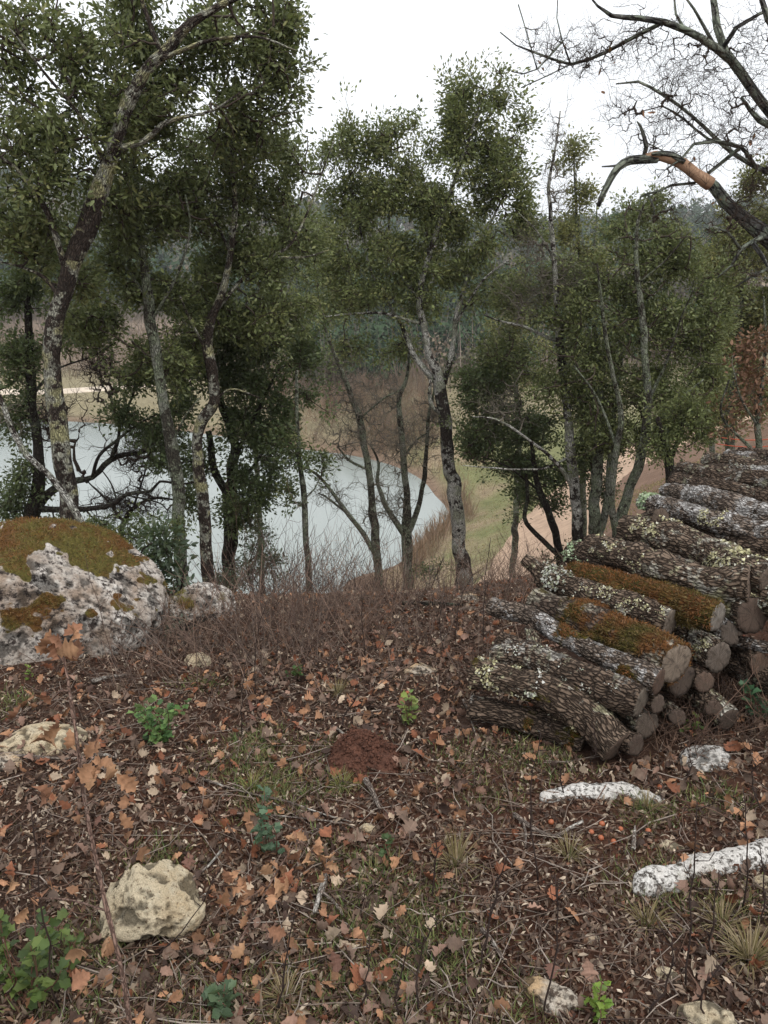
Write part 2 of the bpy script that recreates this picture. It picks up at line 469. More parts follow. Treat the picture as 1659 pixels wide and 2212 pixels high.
def grow(nodes0, rad0, targets, rng, wig=.16, node_gap=.10):
    """joins every target to the nearest wood already there; returns twig paths, start radii and their tips"""
    cap = len(nodes0) + 9 * len(targets) + 8
    N = np.zeros((cap, 3)); own = np.full(cap, -1, int); n = len(nodes0); N[:n] = nodes0
    d0 = np.array([np.min(np.sum((nodes0 - t) ** 2, 1)) for t in targets])
    paths, par, cnt = [], [], []
    for i in np.argsort(d0):
        t = targets[i]
        d2 = np.sum((N[:n] - t) ** 2, 1)
        low = (t[2] - N[:n, 2])
        j = int(np.argmin(d2 * (1 + .6 * (low < -.05)) ))
        a = N[j]; L = math.sqrt(d2[j])
        if L < 1e-3: continue
        k = max(3, min(8, int(L / node_gap) + 2))
        s = np.linspace(0, 1, k)[:, None]
        side = unit(np.cross(t - a, rng.normal(size=3))) * L * rng.uniform(.05, wig)
        p = a + (t - a) * s + side * np.sin(s * math.pi) + rng.normal(size=(k, 3)) * L * .025 * (s * (1 - s) * 4)
        p[:, 2] -= L * .06 * np.sin(s[:, 0] * math.pi)
        q = own[j]
        paths.append(p); par.append(q); cnt.append(1)
        while q >= 0: cnt[q] += 1; q = par[q]
        N[n:n + k - 1] = p[1:]; own[n:n + k - 1] = len(paths) - 1; n += k - 1
    return paths, np.array(cnt)
def wood_mesh(name, paths, r0, r1, mat, sides=4):
    b = Bag()
    for p, a, c in zip(paths, r0, r1):
        V, F, bk = tube(p, np.linspace(a, c, len(p)), sides if a > .006 else 3, cap=False)
        b.add(V, F, bk=bk)
    return b.mesh(name, [mat], True)
def leaves_at(paths, per, spread, L, base, rng, tpl=LEAF2, tf=LEAF2F, tint=G_OLIVE, tintp=.25, clump=.22):
    """leaf clumps round the ends of twigs; per = leaves per twig"""
    pos, axs, cl = [], [], []
    for p in paths:
        n = max(3, int(per * rng.uniform(.6, 1.4)))
        s = rng.uniform(.3, 1.04, n) ** .8 * (len(p) - 1)
        i = np.minimum(s.astype(int), len(p) - 2); f = (s - i)[:, None]
        q = p[i] * (1 - f) + p[i + 1] * f
        o = rng.normal(size=(n, 3)) * spread * np.array([1, 1, .8])
        pos.append(q + o)
        axs.append(unit(o) * .6 + unit(p[-1] - p[0]) * .7 + rng.normal(size=(n, 3)) * .35)
        c = base * rng.uniform(1 - clump, 1 + clump)
        if rng.random() < tintp: c = c * .5 + tint * .5
        cl.append(np.repeat(c[None], n, 0) * rng.uniform(.7, 1.35, (n, 1)))
    pos, axs, cl = np.vstack(pos), np.vstack(axs), np.vstack(cl)
    nrm = rng.normal(size=pos.shape) + np.array([0, 0, .9])
    V, F, C = scatter(tpl, tf, pos, rotmat(axs, nrm), L * rng.uniform(.5, 1.45, len(pos)), cl)
    return V, F, C
def blob_targets(blobs, Y, n, rng, depth=.9, hole=.46):
    area = np.array([b[2] * b[3] for b in blobs], float); area /= area.sum()
    out = []
    for b, a in zip(blobs, area):
        u, v, ru, rv = b[:4]; dy = b[4] if len(b) > 4 else 0
        y0 = Y + dy
        c = at(u, v, y0); m = px2m(u, v, y0)
        k = max(2, int(round(n * a)))
        q = rand_dir(k * 4, rng) * np.minimum(np.abs(rng.normal(size=(k * 4, 1))) * .42 + rng.random((k * 4, 1)) ** .5 * .42, 1.7)
        q = q * np.array([ru * m, (ru + rv) / 2 * m * depth, rv * m]) + c
        h = fbm(q * 1.7 / max(.5, m * 90), 2, 5)
        q = np.vstack([q[h > hole], q])[:k]
        out.append(q)
    return np.vstack(out)
def tree(name, label, Y, stems, blobs=(), bark=None, twig=None, per=42, cover=2.6, L=.045, base=G_MID, tint=G_OLIVE, tintp=.25,
         spread=.11, cat='tree', group=None, seed=1, depth=.9, bare=None, tpl=2, leafmat=None, hole=.46, bdy=0.0, root=True, trunk_name='trunk', clump=.22):
    rng = np.random.default_rng(seed); cover *= COVER; spread *= .5; per = per * .55
    bark = bark or B_GREY; twig = twig or TWIG_D
    if Y is None:
        g = gnd(*stems[0][0][:2]); Y = g[1]
    P3 = []
    for si, s in enumerate(stems):
        if si: s = [(q[0], q[1], q[2] * .82, *q[3:]) for q in s]
        rows = []
        drift = rng.uniform(-.35, .35) if si else 0
        L0 = 0; prev = None
        for k, q in enumerate(s):
            u, v, w = q[:3]
            if prev is not None: L0 += math.hypot(u - prev[0], v - prev[1]) * px2m(u, v, Y)
            prev = (u, v)
            dy = q[3] if len(q) > 3 else drift * L0
            y = Y + dy
            rows.append([*at(u, v, y), w / 2 * px2m(u, v, y)])
        rows = np.array(rows)
        if si == 0 and root:
            x, y, z, r = rows[0]
            g = h1(x, y)
            if g < z - .03: rows = np.vstack([[x, y, g - .12, r * 1.35], rows])
            else: rows[0, 2] = min(z, g - .05); rows[0, 3] *= 1.2
        if si:
            prevn = np.vstack(P3)[:, :3]
            j = int(np.argmin(np.sum((prevn - rows[0, :3]) ** 2, 1)))
            rows[:, 1] += 0
            rows = np.vstack([[*prevn[j], rows[0, 3] * 1.1], rows[1:]])
        sm = spline(rows, .07)
        wob = np.stack([vnoise(np.stack([sm[:, 0] * 5, sm[:, 1] * 5, sm[:, 2] * 5], -1), 60 + k) - .5 for k in range(3)], -1)
        fade = np.minimum(np.arange(len(sm)) / 6, 1)[:, None]
        sm[:, :3] += wob * .7 * np.maximum(sm[:, 3:4], .012) * fade
        P3.append(sm)
    b0 = P3[0][0]
    root_o = thing(name, label, cat, b0[:3], group)
    for si, sm in enumerate(P3):
        sides = 14 if sm[0, 3] > .05 else (9 if sm[0, 3] > .02 else 6)
        def disp(bk, a, sm=sm, si=si):
            q = np.stack([bk[..., 0] * 9 + si * 7, bk[..., 1] * 9, bk[..., 2] * 5], -1)
            return (fbm(q, 3, 3) - .5) * .45 * sm[:, 3:4]
        V, F, bk = tube(sm[:, :3], np.maximum(sm[:, 3], .003), sides, True, disp)
        part(trunk_name if si == 0 else 'limb', mesh(name + '_wood', V, F, {'bk': bk + si * 3.1, 'moss': np.zeros(len(V))}, True, [bark]), root_o)
    nodes = np.vstack([s[1:, :3] if len(s) < 14 else s[int(len(s) * (.3 if k == 0 else .12)):, :3] for k, s in enumerate(P3)])
    if blobs and bare is None:
        m = np.mean([px2m(b[0], b[1], Y) for b in blobs])
        A = sum(math.pi * b[2] * b[3] for b in blobs)
        N = cover * A / (.30 * (L / m) ** 2)
        T = blob_targets(blobs, Y + bdy, N / per, rng, depth, hole)
        paths, cnt = grow(nodes, None, T, rng)
        r0 = np.minimum(.0026 * np.sqrt(cnt) + .0012, .013); r1 = np.full(len(paths), .0022)
        r1 = np.maximum(r1, r0 * .35)
        part('twigs', wood_mesh('twigs', paths, r0, r1, twig), root_o, 'stuff')
        V, F, C = leaves_at(paths, per, spread, L, base, rng, LEAF4 if tpl == 4 else LEAF2, LEAF4F if tpl == 4 else LEAF2F, tint, tintp, clump)
        part('crown', mesh('crown', V, F, {'Col': C}, False, [leafmat or F_HOLM]), root_o, 'stuff')
        SPOT[name] = len(C)
    if bare:
        n1, fan, tl, rt = bare[:4]
        T = blob_targets(blobs, Y, n1, rng, depth, .40)
        paths, cnt = grow(nodes, None, T, rng, .3, tl * .5)
        extra, ex0 = [], []
        for p in paths:
            for _ in range(rng.poisson(fan)):
                i = rng.integers(max(1, len(p) // 3), len(p))
                d = unit(p[i] - p[i - 1]); l = tl * rng.uniform(.5, 1.5)
                e = unit(d * .8 + rng.normal(size=3) * .7 + np.array([0, 0, .25]))
                mid = p[i] + e * l * .5 + rng.normal(size=3) * l * .09
                extra.append(np.array([p[i], mid, mid + unit(e + rng.normal(size=3) * .5 + np.array([0, 0, .2])) * l * .55]))
        r0 = np.minimum(rt * np.sqrt(cnt) + rt * .3, .03)
        allp = paths + extra
        a = np.concatenate([r0, np.full(len(extra), rt * .7)]); c = np.concatenate([np.maximum(r0 * .4, rt * .5), np.full(len(extra), rt * .35)])
        part('twigs', wood_mesh('twigs', allp, a, c, twig), root_o, 'stuff')
        if len(bare) > 4:                                   # a few leaves that hung on
            pick = [allp[i] for i in rng.integers(0, len(allp), bare[4])]
            V, F, C = leaves_at(pick, 3, .03, L, base, rng, LEAF4, LEAF4F, tint, tintp)
            part('crown', mesh('crown', V, F, {'Col': C}, False, [leafmat or F_HOLM]), root_o, 'stuff')
    return root_o

# ---- big leaning lichen oak, left
tree('leaning_oak', 'tall evergreen oak behind the mossy boulder, lichen-spotted trunk bending right', 6.6,
     [[(158, 1160, 46), (150, 1080, 41), (132, 960, 38), (121, 860, 37), (117, 760, 38), (122, 690, 38), (146, 625, 36), (166, 540, 38), (192, 460, 42), (226, 370, 37), (258, 285, 31), (285, 205, 28), (320, 150, 25), (352, 115, 24), (400, 60, 20), (455, 22, 16), (520, -10, 12), (640, -40, 8)],
      [(152, 615, 16), (130, 540, 15), (100, 455, 14), (72, 410, 11), (30, 360, 9), (-30, 320, 6)],
      [(262, 340, 17), (310, 305, 14), (350, 270, 13), (395, 254, 11), (460, 238, 7), (520, 200, 5)],
      [(350, 118, 15), (330, 70, 13), (310, 10, 11), (290, -60, 8)],
      [(340, 128, 14), (400, 106, 12), (465, 85, 9), (560, 80, 6), (640, 110, 4)],
      [(225, 370, 12), (180, 260, 10), (90, 150, 7), (20, 60, 5)],
      [(140, 640, 13), (95, 600, 10), (40, 575, 7), (-40, 560, 5)]],
     [(110, 130, 190, 170), (330, 60, 160, 140, .4), (520, 60, 150, 130, .8), (600, 160, 90, 120, .8), (90, 330, 170, 140, -.2), (430, 220, 170, 130, .6), (60, 500, 130, 120), (250, 440, 130, 110, .7), (230, 250, 120, 120), (620, 40, 80, 70, .6), (560, 290, 80, 80, .9), (370, 300, 110, 80, .8), (480, 120, 110, 90, .5), (300, 180, 90, 80, .5), (170, 600, 100, 60, .3)],
     B_LICH, TWIG_D, per=36, cover=1.6, L=.046, base=G_MID, tint=G_GOLD, tintp=.22, spread=.10, seed=11, bdy=.15, tpl=4, hole=.44, depth=.8)
# ---- second trunk
tree('slim_oak', 'slim evergreen oak with peeling grey-green trunk, between the leaning and the kinked oak', 7.6,
     [[(396, 1270, 29), (390, 1170, 27), (380, 1040, 26), (368, 930, 27), (352, 850, 23), (335, 750, 24), (321, 650, 22), (312, 580, 18), (300, 480, 14), (292, 380, 10), (288, 290, 6)],
      [(330, 700, 8), (380, 600, 7), (410, 500, 6), (400, 420, 5)], [(318, 640, 8), (260, 560, 6), (220, 500, 4)],
      [(372, 960, 6), (400, 900, 5), (430, 860, 3)]],
     [(300, 430, 110, 130), (390, 480, 110, 120), (230, 690, 110, 70, .3), (340, 620, 110, 100), (260, 560, 100, 80), (410, 360, 70, 80), (270, 760, 70, 60), (380, 790, 60, 70), (180, 700, 70, 50)],
     B_GREY, TWIG_D, per=38, cover=1.65, base=G_MID, tint=G_OLIVE, bdy=.3, seed=12)
# ---- third trunk with spreading limbs
tree('forked_oak', 'evergreen oak with kinked trunk, reddish low down, limbs spreading right over the water', 7.9,
     [[(452, 1275, 29), (444, 1160, 26), (434, 1060, 25), (426, 960, 23), (440, 905, 26), (464, 868, 24), (456, 800, 25), (444, 735, 22), (462, 675, 18), (487, 610, 15), (500, 530, 14), (506, 430, 12), (500, 340, 8), (505, 250, 5)],
      [(464, 675, 11), (520, 608, 10), (575, 565, 9), (625, 530, 7), (650, 490, 6), (672, 440, 6), (700, 360, 4), (722, 300, 3)],
      [(600, 548, 6), (660, 555, 5), (710, 540, 3)], [(500, 540, 7), (450, 440, 6), (420, 380, 5), (385, 320, 3)],
      [(470, 870, 8), (500, 840, 6), (560, 860, 4)], [(450, 760, 9), (410, 690, 7), (390, 640, 5)]],
     [(510, 420, 110, 130), (560, 560, 120, 100), (470, 600, 100, 110), (610, 430, 80, 110, .4), (500, 300, 90, 90), (620, 660, 90, 70, .3), (430, 720, 90, 80), (620, 330, 60, 90, .4), (540, 700, 110, 80), (420, 320, 90, 90, .6), (640, 540, 90, 90, .6)],
     B_LICH, TWIG_D, per=38, cover=1.6, base=G_MID, tint=G_OLIVE, bdy=.3, seed=13)
# ---- dark holm oak behind
tree('dark_holm_oak', 'dark dense holm oak standing over the water behind the two lichen trunks', 9.2,
     [[(498, 1320, 32), (497, 1200, 30), (492, 1100, 30), (500, 1040, 26), (505, 950, 20), (470, 860, 16), (425, 770, 14), (405, 730, 12)],
      [(494, 1080, 20), (462, 1010, 18), (452, 930, 14)], [(500, 1050, 13), (520, 960, 10), (560, 880, 8), (600, 800, 6)], [(500, 1060, 10), (545, 1010, 8), (580, 960, 5)]],
     [(560, 810, 130, 90), (620, 740, 100, 90), (530, 920, 90, 70), (480, 780, 80, 110), (640, 880, 70, 60), (545, 1010, 60, 70), (500, 1100, 45, 50, -.3), (560, 1080, 45, 45, -.3), (590, 1010, 50, 60), (530, 1110, 50, 50, -.2), (430, 1000, 40, 70, .2), (440, 660, 90, 90), (600, 940, 60, 50), (510, 700, 90, 70), (390, 800, 60, 80)],
     B_DARK, TWIG_D, per=44, cover=1.8, base=G_DARK, tint=G_MID, seed=14, L=.05)
# ---- left dark cluster with gnarled low branches over the lake
tree('gnarled_holm_oak', 'gnarled dark holm oak at the left edge, crooked low boughs reaching out over the lake', 8.6,
     [[(58, 1200, 34), (62, 1120, 30), (85, 1050, 26), (84, 960, 22), (70, 880, 22), (64, 780, 20), (60, 680, 16), (55, 560, 12), (62, 460, 8)],
      [(62, 1130, 26), (95, 1075, 22), (140, 1045, 18), (200, 1030, 14), (225, 1004, 15), (255, 985, 14), (295, 978, 12), (335, 972, 9), (370, 985, 7), (420, 1000, 5)],
      [(240, 995, 11), (255, 950, 9), (262, 900, 8), (285, 860, 7), (300, 800, 5)], [(200, 1030, 9), (215, 985, 8), (260, 945, 7), (300, 915, 5), (340, 895, 4)],
      [(80, 1100, 18), (170, 1100, 15), (240, 1090, 13), (275, 1068, 11), (325, 1062, 9), (345, 1040, 7), (390, 1046, 6), (430, 1040, 4)],
      [(66, 800, 9), (20, 830, 8), (-40, 860, 6)], [(70, 860, 8), (120, 800, 6), (200, 770, 5), (250, 740, 4)], [(66, 760, 8), (130, 720, 6), (190, 690, 5)],
      [(280, 1066, 5), (240, 1045, 4), (215, 1010, 3)], [(310, 1062, 4), (350, 1090, 4), (366, 1130, 2)]],
     [(60, 640, 90, 90), (50, 780, 80, 90), (30, 900, 60, 70), (40, 1030, 60, 70), (180, 720, 90, 45), (310, 830, 65, 60), (370, 880, 60, 50), (345, 1010, 50, 25), (110, 1140, 50, 30), (90, 550, 100, 90), (330, 930, 60, 45), (20, 1100, 50, 50), (200, 1150, 50, 30), (270, 900, 70, 40), (380, 950, 50, 50), (420, 1080, 40, 50)],
     B_DARK, TWIG_D, per=36, cover=1.75, base=G_DARK, tint=G_MID, seed=15, L=.046, hole=.52)
tree('gnarled_twig_growth', 'bare twiggy young oak whose tangled thin branches cross the water behind the leaning trunk', 9.6,
     [[(262, 1190, 12), (270, 1120, 10), (300, 1090, 8), (340, 1075, 6), (400, 1085, 3)], [(270, 1130, 7), (230, 1080, 5), (190, 1040, 3)], [(290, 1095, 6), (310, 1030, 5), (330, 950, 3)]],
     [(280, 1090, 120, 60), (300, 980, 100, 80), (210, 800, 60, 90), (120, 900, 90, 70)], B_DARK, TWIG_D, bare=(1100, 2.8, .16, .0036), seed=16)
tree('leaning_grey_sapling', 'thin pale leafless sapling slanting down to the right past the left edge of the picture', 5.9,
     [[(200, 1190, 15), (150, 1085, 14), (100, 1020, 13), (60, 985, 12), (25, 925, 11), (0, 860, 10), (-60, 760, 7)]], [(40, 900, 60, 80)], B_PALE, TWIG_G, bare=(12, 1.0, .2, .0025), seed=17)
# ---- thin trunks over the water
tree('pole_oak', 'slim straight greenish pole-like oak with a small leafy tuft, rising from the brown shrubs', 8.6,
     [[(669, 1290, 14), (663, 1200, 13), (658, 1110, 12), (654, 1050, 12), (646, 985, 11), (642, 900, 8), (640, 800, 6)], [(655, 1085, 5), (680, 1055, 4), (690, 1035, 3)], [(656, 1095, 4), (625, 1080, 3), (605, 1090, 2)]],
     [(645, 990, 55, 40), (625, 1070, 28, 35), (610, 960, 60, 40), (690, 1000, 35, 30)], B_GREY, TWIG_D, per=30, cover=1.2, base=G_DARK, seed=18)
tree('bare_oak', 'leafless slender oak leaning left over the water, one limb forking low', 10.4,
     [[(818, 1255, 20), (811, 1160, 18), (800, 1060, 16), (790, 980, 15), (776, 905, 14), (758, 850, 12), (738, 800, 10), (715, 750, 7), (700, 700, 5)],
      [(812, 1205, 13), (780, 1145, 12), (745, 1100, 11), (715, 1060, 9), (690, 1030, 8), (660, 1010, 5)], [(755, 1110, 6), (700, 1070, 5), (688, 1066, 3)], [(796, 1020, 7), (755, 995, 6), (730, 965, 4)], [(776, 905, 6), (830, 860, 5), (870, 840, 3)]],
     [(760, 940, 90, 100), (720, 820, 70, 90), (720, 1060, 60, 60), (800, 1080, 60, 70), (790, 860, 70, 80)], B_GREY, TWIG_G, bare=(700, 2.6, .16, .0030), seed=19)
tree('three_forked_oak', 'leafless oak splitting low into three upright stems, next to the central lichen tree', 10.9,
     [[(882, 1270, 25), (879, 1200, 24), (878, 1150, 22), (880, 1080, 16), (872, 1000, 15), (866, 930, 13), (862, 860, 11), (878, 820, 8), (884, 760, 5)],
      [(878, 1155, 16), (850, 1120, 14), (828, 1080, 12), (815, 1040, 10), (818, 1000, 7), (800, 960, 5)], [(878, 1160, 17), (905, 1095, 14), (916, 1030, 13), (922, 960, 11), (926, 900, 9), (938, 840, 6)], [(872, 990, 6), (900, 950, 5), (925, 935, 4)]],
     [(880, 960, 90, 110), (850, 1080, 60, 70), (930, 900, 50, 80), (850, 860, 60, 60)], B_GREY, TWIG_G, bare=(700, 2.6, .16, .0030), seed=20)
# ---- central tree
tree('central_oak', 'tall central evergreen oak, pale lichen-flecked trunk forking into an open crown', 10.6,
     [[(1003, 1250, 38), (992, 1180, 33), (985, 1120, 30), (978, 1050, 29), (968, 980, 28), (960, 910, 28), (953, 850, 26), (945, 810, 22), (930, 770, 17), (915, 710, 15), (905, 640, 13), (925, 560, 11), (950, 480, 10), (985, 380, 8), (1020, 280, 6), (1045, 190, 4)],
      [(950, 835, 16), (900, 775, 14), (880, 735, 12), (860, 690, 9), (830, 640, 7), (800, 580, 6), (775, 480, 5), (755, 380, 4), (745, 270, 3)],
      [(953, 845, 17), (975, 760, 15), (985, 690, 14), (998, 640, 12), (1020, 560, 9), (1060, 480, 7), (1100, 400, 5), (1130, 320, 3)],
      [(905, 700, 8), (870, 688, 7), (820, 676, 6), (760, 678, 5), (705, 684, 3)], [(985, 700, 7), (1040, 610, 6), (1100, 560, 4)], [(950, 480, 6), (900, 400, 5), (870, 320, 3)], [(905, 650, 7), (850, 560, 6), (840, 460, 5), (850, 340, 3)],
      [(958, 900, 12), (935, 880, 11), (928, 850, 10), (930, 820, 6)]],
     [(1045, 205, 80, 75), (1090, 260, 70, 80), (960, 235, 60, 75), (940, 320, 90, 80), (850, 300, 65, 75), (1030, 350, 100, 80), (1120, 420, 55, 110), (745, 290, 50, 70), (740, 420, 65, 110, .5), (860, 430, 110, 90), (980, 460, 110, 80), (1090, 520, 85, 70), (830, 550, 110, 80), (950, 580, 110, 70), (720, 530, 50, 60, .5), (900, 660, 80, 45), (800, 640, 80, 50), (760, 760, 60, 60, .4), (1010, 640, 60, 50), (850, 760, 70, 50, .5), (800, 420, 80, 80, .4), (1040, 440, 80, 70), (760, 640, 80, 70, .6), (690, 620, 70, 90, .8), (900, 500, 90, 70), (1090, 620, 60, 60, .4), (900, 390, 120, 90), (1000, 540, 110, 80), (810, 500, 90, 100, .3), (750, 520, 60, 110, .4), (1090, 340, 70, 90), (960, 260, 90, 70), (800, 320, 70, 60), (870, 620, 100, 60), (1130, 480, 45, 80), (720, 360, 50, 80, .4)],
     B_PALE, TWIG_D, per=40, cover=1.15, base=G_MID * 1.15, tint=G_GOLD, tintp=.3, bdy=.22, seed=21, L=.05, hole=.47, spread=.13)
# ---- right group
tree('low_holm_oak', 'low dark holm oak drooping beside the grass bank on two thin stems', 10.2,
     [[(1216, 1245, 17), (1206, 1180, 17), (1190, 1120, 16), (1172, 1082, 15), (1160, 1040, 12), (1150, 980, 9), (1140, 900, 6)], [(1130, 1215, 12), (1138, 1130, 11), (1140, 1070, 9), (1135, 1010, 6)], [(1165, 1060, 7), (1100, 1010, 5), (1040, 985, 3)]],
     [(1075, 915, 85, 70), (1150, 930, 100, 90), (1030, 975, 55, 40), (1120, 1000, 80, 50), (1130, 1070, 40, 50), (1000, 930, 40, 60), (1200, 1010, 60, 60), (1060, 820, 80, 80), (1010, 850, 40, 60), (1195, 1090, 40, 30)],
     B_DARK, TWIG_D, per=42, cover=1.7, base=G_DARK * 1.05, tint=G_MID, bdy=.3, seed=22, L=.045)
tree('tall_twiggy_oak', 'tall thin grey-green oak with bare twiggy tip and pale crooked side branches', 9.7,
     [[(1248, 1180, 26), (1243, 1080, 23), (1235, 1000, 21), (1226, 900, 19), (1218, 820, 18), (1210, 740, 17), (1202, 650, 13), (1196, 560, 11), (1190, 470, 9), (1186, 400, 7), (1200, 320, 5), (1210, 240, 3)],
      [(1212, 745, 9), (1175, 725, 8), (1130, 705, 7), (1085, 695, 5), (1045, 680, 4)], [(1212, 740, 9), (1235, 690, 8), (1240, 650, 7), (1280, 610, 6), (1300, 590, 3)], [(1240, 1055, 12), (1210, 1010, 10), (1175, 975, 8), (1120, 935, 7), (1070, 905, 5), (1020, 900, 3)],
      [(1232, 985, 6), (1180, 1010, 6), (1120, 1014, 5), (1055, 1010, 4), (1000, 1005, 2)], [(1218, 815, 7), (1180, 810, 5), (1130, 800, 3)], [(1196, 560, 5), (1160, 500, 4), (1120, 460, 3)]],
     [(1200, 330, 30, 110), (1205, 400, 40, 90), (1150, 640, 90, 120), (1100, 880, 90, 60), (1230, 600, 70, 80), (1150, 540, 60, 60)], B_PALE, TWIG_G, bare=(700, 2.2, .16, .0028), seed=23)
tree('olive_crowned_oak', 'evergreen oak with a small golden-olive crown top poking up right of the thin twiggy tip', 11.6,
     [[(1262, 1165, 14), (1258, 1000, 13), (1262, 800, 11), (1255, 600, 9), (1245, 460, 6), (1240, 340, 3)], [(1258, 640, 6), (1285, 520, 5), (1290, 440, 3)]],
     [(1235, 335, 50, 45), (1262, 420, 45, 55), (1240, 500, 55, 60), (1285, 560, 50, 70), (1230, 640, 60, 70)], B_GREY, TWIG_D, per=40, cover=1.35, base=G_OLIVE, tint=G_GOLD, tintp=.45, seed=24, L=.05)
tree('many_stemmed_holm_oak', 'broad bushy holm oak on several grey-green stems, filling the view behind the log pile', 9.0,
     [[(1330, 1175, 24), (1350, 1080, 22), (1378, 1000, 20), (1398, 920, 18), (1398, 820, 17), (1388, 700, 14), (1378, 600, 11), (1375, 500, 8), (1395, 430, 4)],
      [(1335, 1165, 18), (1320, 1080, 17), (1330, 980, 16), (1342, 900, 14), (1322, 800, 12), (1308, 720, 11), (1298, 640, 8), (1290, 570, 5)], [(1400, 870, 8), (1440, 780, 7), (1470, 690, 5), (1500, 620, 3)], [(1390, 960, 7), (1450, 880, 6), (1520, 820, 4)], [(1335, 950, 8), (1290, 860, 6), (1240, 790, 4)], [(1378, 620, 6), (1440, 560, 5), (1490, 500, 3)]],
     [(1380, 520, 110, 90), (1470, 560, 100, 90), (1300, 640, 90, 110), (1400, 680, 130, 110), (1290, 780, 110, 90), (1500, 720, 100, 120), (1400, 830, 130, 90), (1290, 920, 90, 80), (1480, 860, 90, 80), (1360, 950, 110, 60), (1560, 640, 60, 110), (1410, 455, 70, 50), (1200, 720, 80, 70), (1190, 840, 70, 60), (1545, 800, 50, 60), (1120, 640, 80, 70, .8), (1090, 760, 90, 70, .8), (1200, 600, 70, 60, .5)],
     B_GREY, TWIG_D, per=44, cover=1.7, base=G_MID, tint=G_OLIVE, bdy=.6, seed=25, L=.042, spread=.12)
tree('upright_holm_oak', 'straight double-stemmed holm oak with dark trunks just left of the log pile', 9.6,
     [[(1284, 1175, 26), (1286, 1080, 25), (1290, 1000, 22), (1295, 900, 18), (1290, 800, 14), (1285, 700, 10)], [(1308, 1170, 20), (1312, 1090, 18), (1316, 1000, 14), (1330, 880, 9), (1345, 760, 6)]],
     [(1290, 860, 80, 80), (1320, 960, 80, 60), (1270, 980, 50, 60), (1250, 880, 60, 60), (1300, 1050, 45, 50)],
     B_GREY, TWIG_D, per=42, cover=1.4, base=G_DARK * 1.1, tint=G_MID, bdy=.4, seed=26, L=.042)
tree('stub_holm_oak', 'short dark forked holm oak growing directly behind the far end of the log pile', 8.6,
     [[(1448, 1050, 22), (1444, 990, 20), (1432, 950, 14), (1420, 900, 9)], [(1446, 1000, 13), (1465, 950, 10), (1480, 900, 6)]],
     [(1440, 920, 70, 50), (1490, 890, 60, 60), (1410, 960, 50, 50), (1520, 940, 50, 40)], B_DARK, TWIG_D, per=40, cover=1.5, base=G_MID, seed=27, L=.042)
tree('right_edge_oak', 'olive-green evergreen oak at the right edge of the picture beyond the bare limbs', 12.5,
     [[(1575, 985, 22), (1580, 900, 20), (1590, 800, 17), (1600, 680, 13), (1605, 560, 9), (1610, 460, 5)], [(1590, 780, 9), (1640, 700, 7), (1680, 620, 5)]],
     [(1600, 560, 90, 110), (1660, 660, 90, 110), (1580, 720, 70, 70), (1640, 480, 80, 60), (1700, 560, 80, 130), (1625, 800, 60, 90), (1560, 850, 50, 80), (1660, 880, 40, 70), (1520, 900, 50, 60), (1570, 560, 80, 90), (1640, 400, 50, 60)], B_GREY, TWIG_D, per=40, cover=1.7, base=G_OLIVE * .9, tint=G_GOLD, seed=28, L=.055)
tree('copper_leaved_oak', 'young oak still holding copper-brown dry leaves at the right edge behind the logs', 8.4,
     [[(1640, 985, 14), (1635, 920, 12), (1645, 830, 10), (1655, 740, 7), (1650, 640, 4)], [(1636, 925, 6), (1600, 860, 5), (1585, 800, 3)], [(1565, 985, 9), (1560, 900, 7), (1575, 820, 5)]],
     [(1615, 820, 45, 55), (1590, 880, 30, 30), (1645, 740, 40, 40), (1640, 880, 30, 30), (1575, 930, 30, 25), (1600, 760, 35, 35)], B_GREY, TWIG_G, per=16, cover=1.0, base=srgb(122, 92, 74), tint=srgb(142, 114, 94), tintp=.5, seed=29, L=.055, tpl=4, leafmat=F_DRY, cat='tree')
tree('pine_tree', 'distant umbrella-headed pine rising over the oaks at the right edge', 34,
     [[(1606, 620, 10), (1604, 560, 9), (1600, 500, 7), (1596, 470, 4)]], [(1600, 492, 55, 32), (1560, 520, 30, 20), (1640, 520, 35, 22)], B_DARK, TWIG_D, per=40, cover=2.0, base=srgb(58, 82, 60), tint=G_DARK, seed=30, L=.22, spread=.3)
tree('pine_tree', 'distant rounded pine showing above the bushy holm oak', 40,
     [[(1350, 620, 9), (1350, 540, 7), (1345, 480, 4)]], [(1345, 478, 45, 26), (1300, 500, 30, 22)], B_DARK, TWIG_D, per=40, cover=2.0, base=srgb(62, 86, 66), tint=G_DARK, seed=31, L=.24, spread=.3)

tree('background_oak', 'evergreen oak farther down by the track, filling the gap right of the stub oak', 15,
     [[(1540, 960, 12), (1535, 880, 11), (1528, 800, 9), (1520, 700, 6)], [(1530, 850, 6), (1570, 780, 5), (1590, 730, 3)]],
     [(1540, 800, 80, 80), (1500, 860, 70, 60), (1590, 860, 60, 70), (1560, 720, 70, 60)], B_GREY, TWIG_D, per=40, cover=1.1, base=G_MID, tint=G_OLIVE, seed=35, L=.055)
tree('background_oak', 'olive evergreen oak farther back, between the central tree and the bushy holm oak', 17,
     [[(1120, 1000, 12), (1118, 900, 11), (1112, 780, 9), (1108, 660, 6)], [(1115, 820, 6), (1150, 740, 5), (1170, 690, 3)]],
     [(1110, 700, 75, 75), (1150, 790, 70, 70), (1070, 800, 55, 60), (1130, 620, 50, 50)], B_GREY, TWIG_D, per=40, cover=.8, base=G_OLIVE, tint=G_GOLD, seed=36, L=.06)
